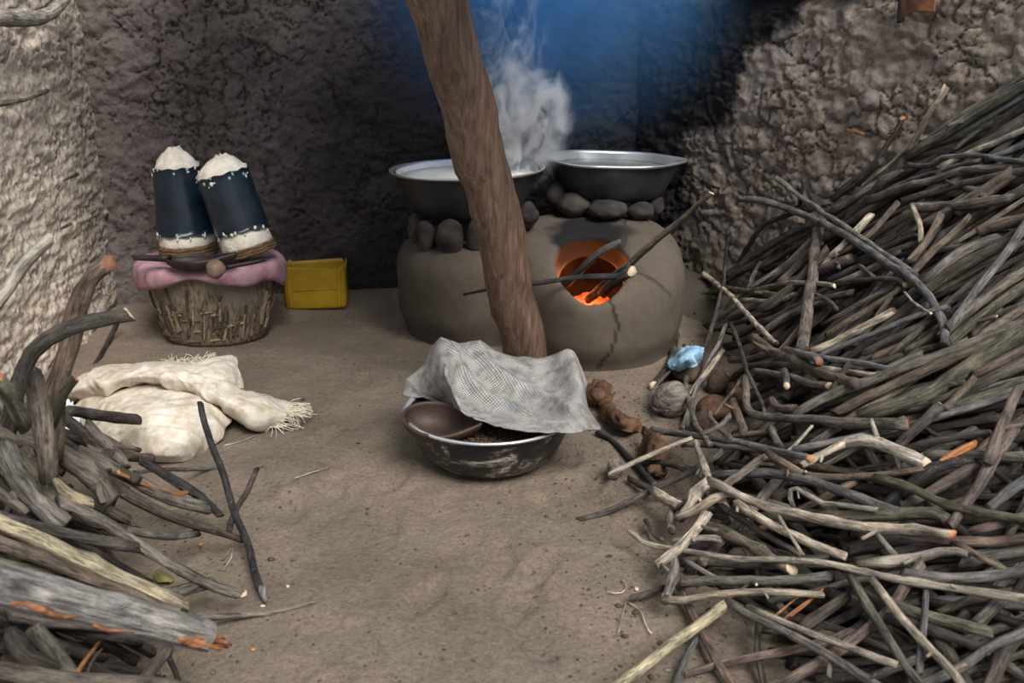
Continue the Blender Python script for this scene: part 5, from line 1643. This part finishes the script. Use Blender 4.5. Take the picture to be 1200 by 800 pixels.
# dark board leaning in the left corner
P = [atZ(112, 428, .0), atY(128, 400, 3.95), atY(140, 372, 4.1)]
make_stick(P, .022, .018, 'D', ('dark', 'dark'), 'dark slat leaning in the left corner behind the beige sack', name='leaning_stick', cat='stick', flat=.35)

# ------------------------------------------------------------------ SMOKE AND STEAM
def vol_mat(name, color, dens, build, rate):
    m = bpy.data.materials.new(name); m.use_nodes = True; nt = m.node_tree; nt.nodes.clear()
    out = nt.nodes.new('ShaderNodeOutputMaterial'); pv = nt.nodes.new('ShaderNodeVolumePrincipled')
    pv.inputs['Color'].default_value = (*color, 1); pv.inputs['Anisotropy'].default_value = .25
    nt.links.new(pv.outputs[0], out.inputs['Volume'])
    f = build(nt)
    mu = N(nt, 'ShaderNodeMath', operation='MULTIPLY'); mu.inputs[1].default_value = dens
    nt.links.new(f, mu.inputs[0]); nt.links.new(mu.outputs[0], pv.inputs['Density'])
    m.cycles.volume_step_rate = rate
    return m
def maprange(nt, val, a, b, c=0., d=1.):
    r = N(nt, 'ShaderNodeMapRange'); r.interpolation_type = 'SMOOTHSTEP'
    for i, x in enumerate((a, b, c, d)): r.inputs[i + 1].default_value = x
    nt.links.new(val, r.inputs[0]); return r.outputs[0]
def mul(nt, a, b):
    m = N(nt, 'ShaderNodeMath', operation='MULTIPLY'); nt.links.new(a, m.inputs[0]); nt.links.new(b, m.inputs[1]); return m.outputs[0]
def egg(name, loc, sx, sy, sz):
    bm = bmesh.new(); bmesh.ops.create_uvsphere(bm, u_segments=24, v_segments=16, radius=1)
    for v in bm.verts: v.co = (v.co.x * sx, v.co.y * sy, v.co.z * sz)
    me = bpy.data.meshes.new('m'); bm.to_mesh(me); bm.free()
    return link(name, me, (), loc=loc)
def falloff(nt, sx, sy, sz, a=1., b=.25):
    v = objcoord(nt, (1 / sx, 1 / sy, 1 / sz))
    ln = N(nt, 'ShaderNodeVectorMath', operation='LENGTH'); nt.links.new(v, ln.inputs[0])
    return maprange(nt, ln.outputs['Value'], a, b)
def b_smoke(nt):
    f = falloff(nt, 1.05, .56, .95, 1., .25)
    n = noise(nt, objcoord(nt), 2.2, 3, .55, .8)
    return mul(nt, f, maprange(nt, n, .32, .70, .35, 1.))
def b_steam(nt):
    f = falloff(nt, .30, .20, .34, 1., .35)
    n = noise(nt, objcoord(nt, (1, 1, .75)), 7.5, 6, .62, 1.6)
    return mul(nt, f, maprange(nt, n, .46, .66))
def b_wisp(nt):
    f = falloff(nt, .20, .14, .40, 1., .3)
    n = noise(nt, objcoord(nt, (1, 1, .55)), 9, 6, .6, 2.4)
    return mul(nt, f, maprange(nt, n, .52, .66))
sm = egg('blue_smoke', (.15, 4.50, 1.62), 1.05, .56, .95)
sm.data.materials.append(vol_mat('blue_smoke', (.17, .49, .96), 2.0, b_smoke, .6)); tag(sm, 'drifting blue wood smoke in the corner above the stove', 'smoke', kind='stuff')
p = atY(600, 140, 4.28)
st = egg('steam', p, .30, .20, .34)
st.data.materials.append(vol_mat('steam', (.95, .97, 1.0), 75, b_steam, .12)); tag(st, 'white steam billowing out of the gruel pot behind the post', 'steam', kind='stuff')
p = atY(596, 40, 4.32)
ws = egg('steam_wisp', p, .20, .14, .40)
ws.data.materials.append(vol_mat('steam_wisp', (.85, .93, 1.0), 22, b_wisp, .12)); tag(ws, 'thin curling wisp rising from the steam upwards', 'steam', kind='stuff')
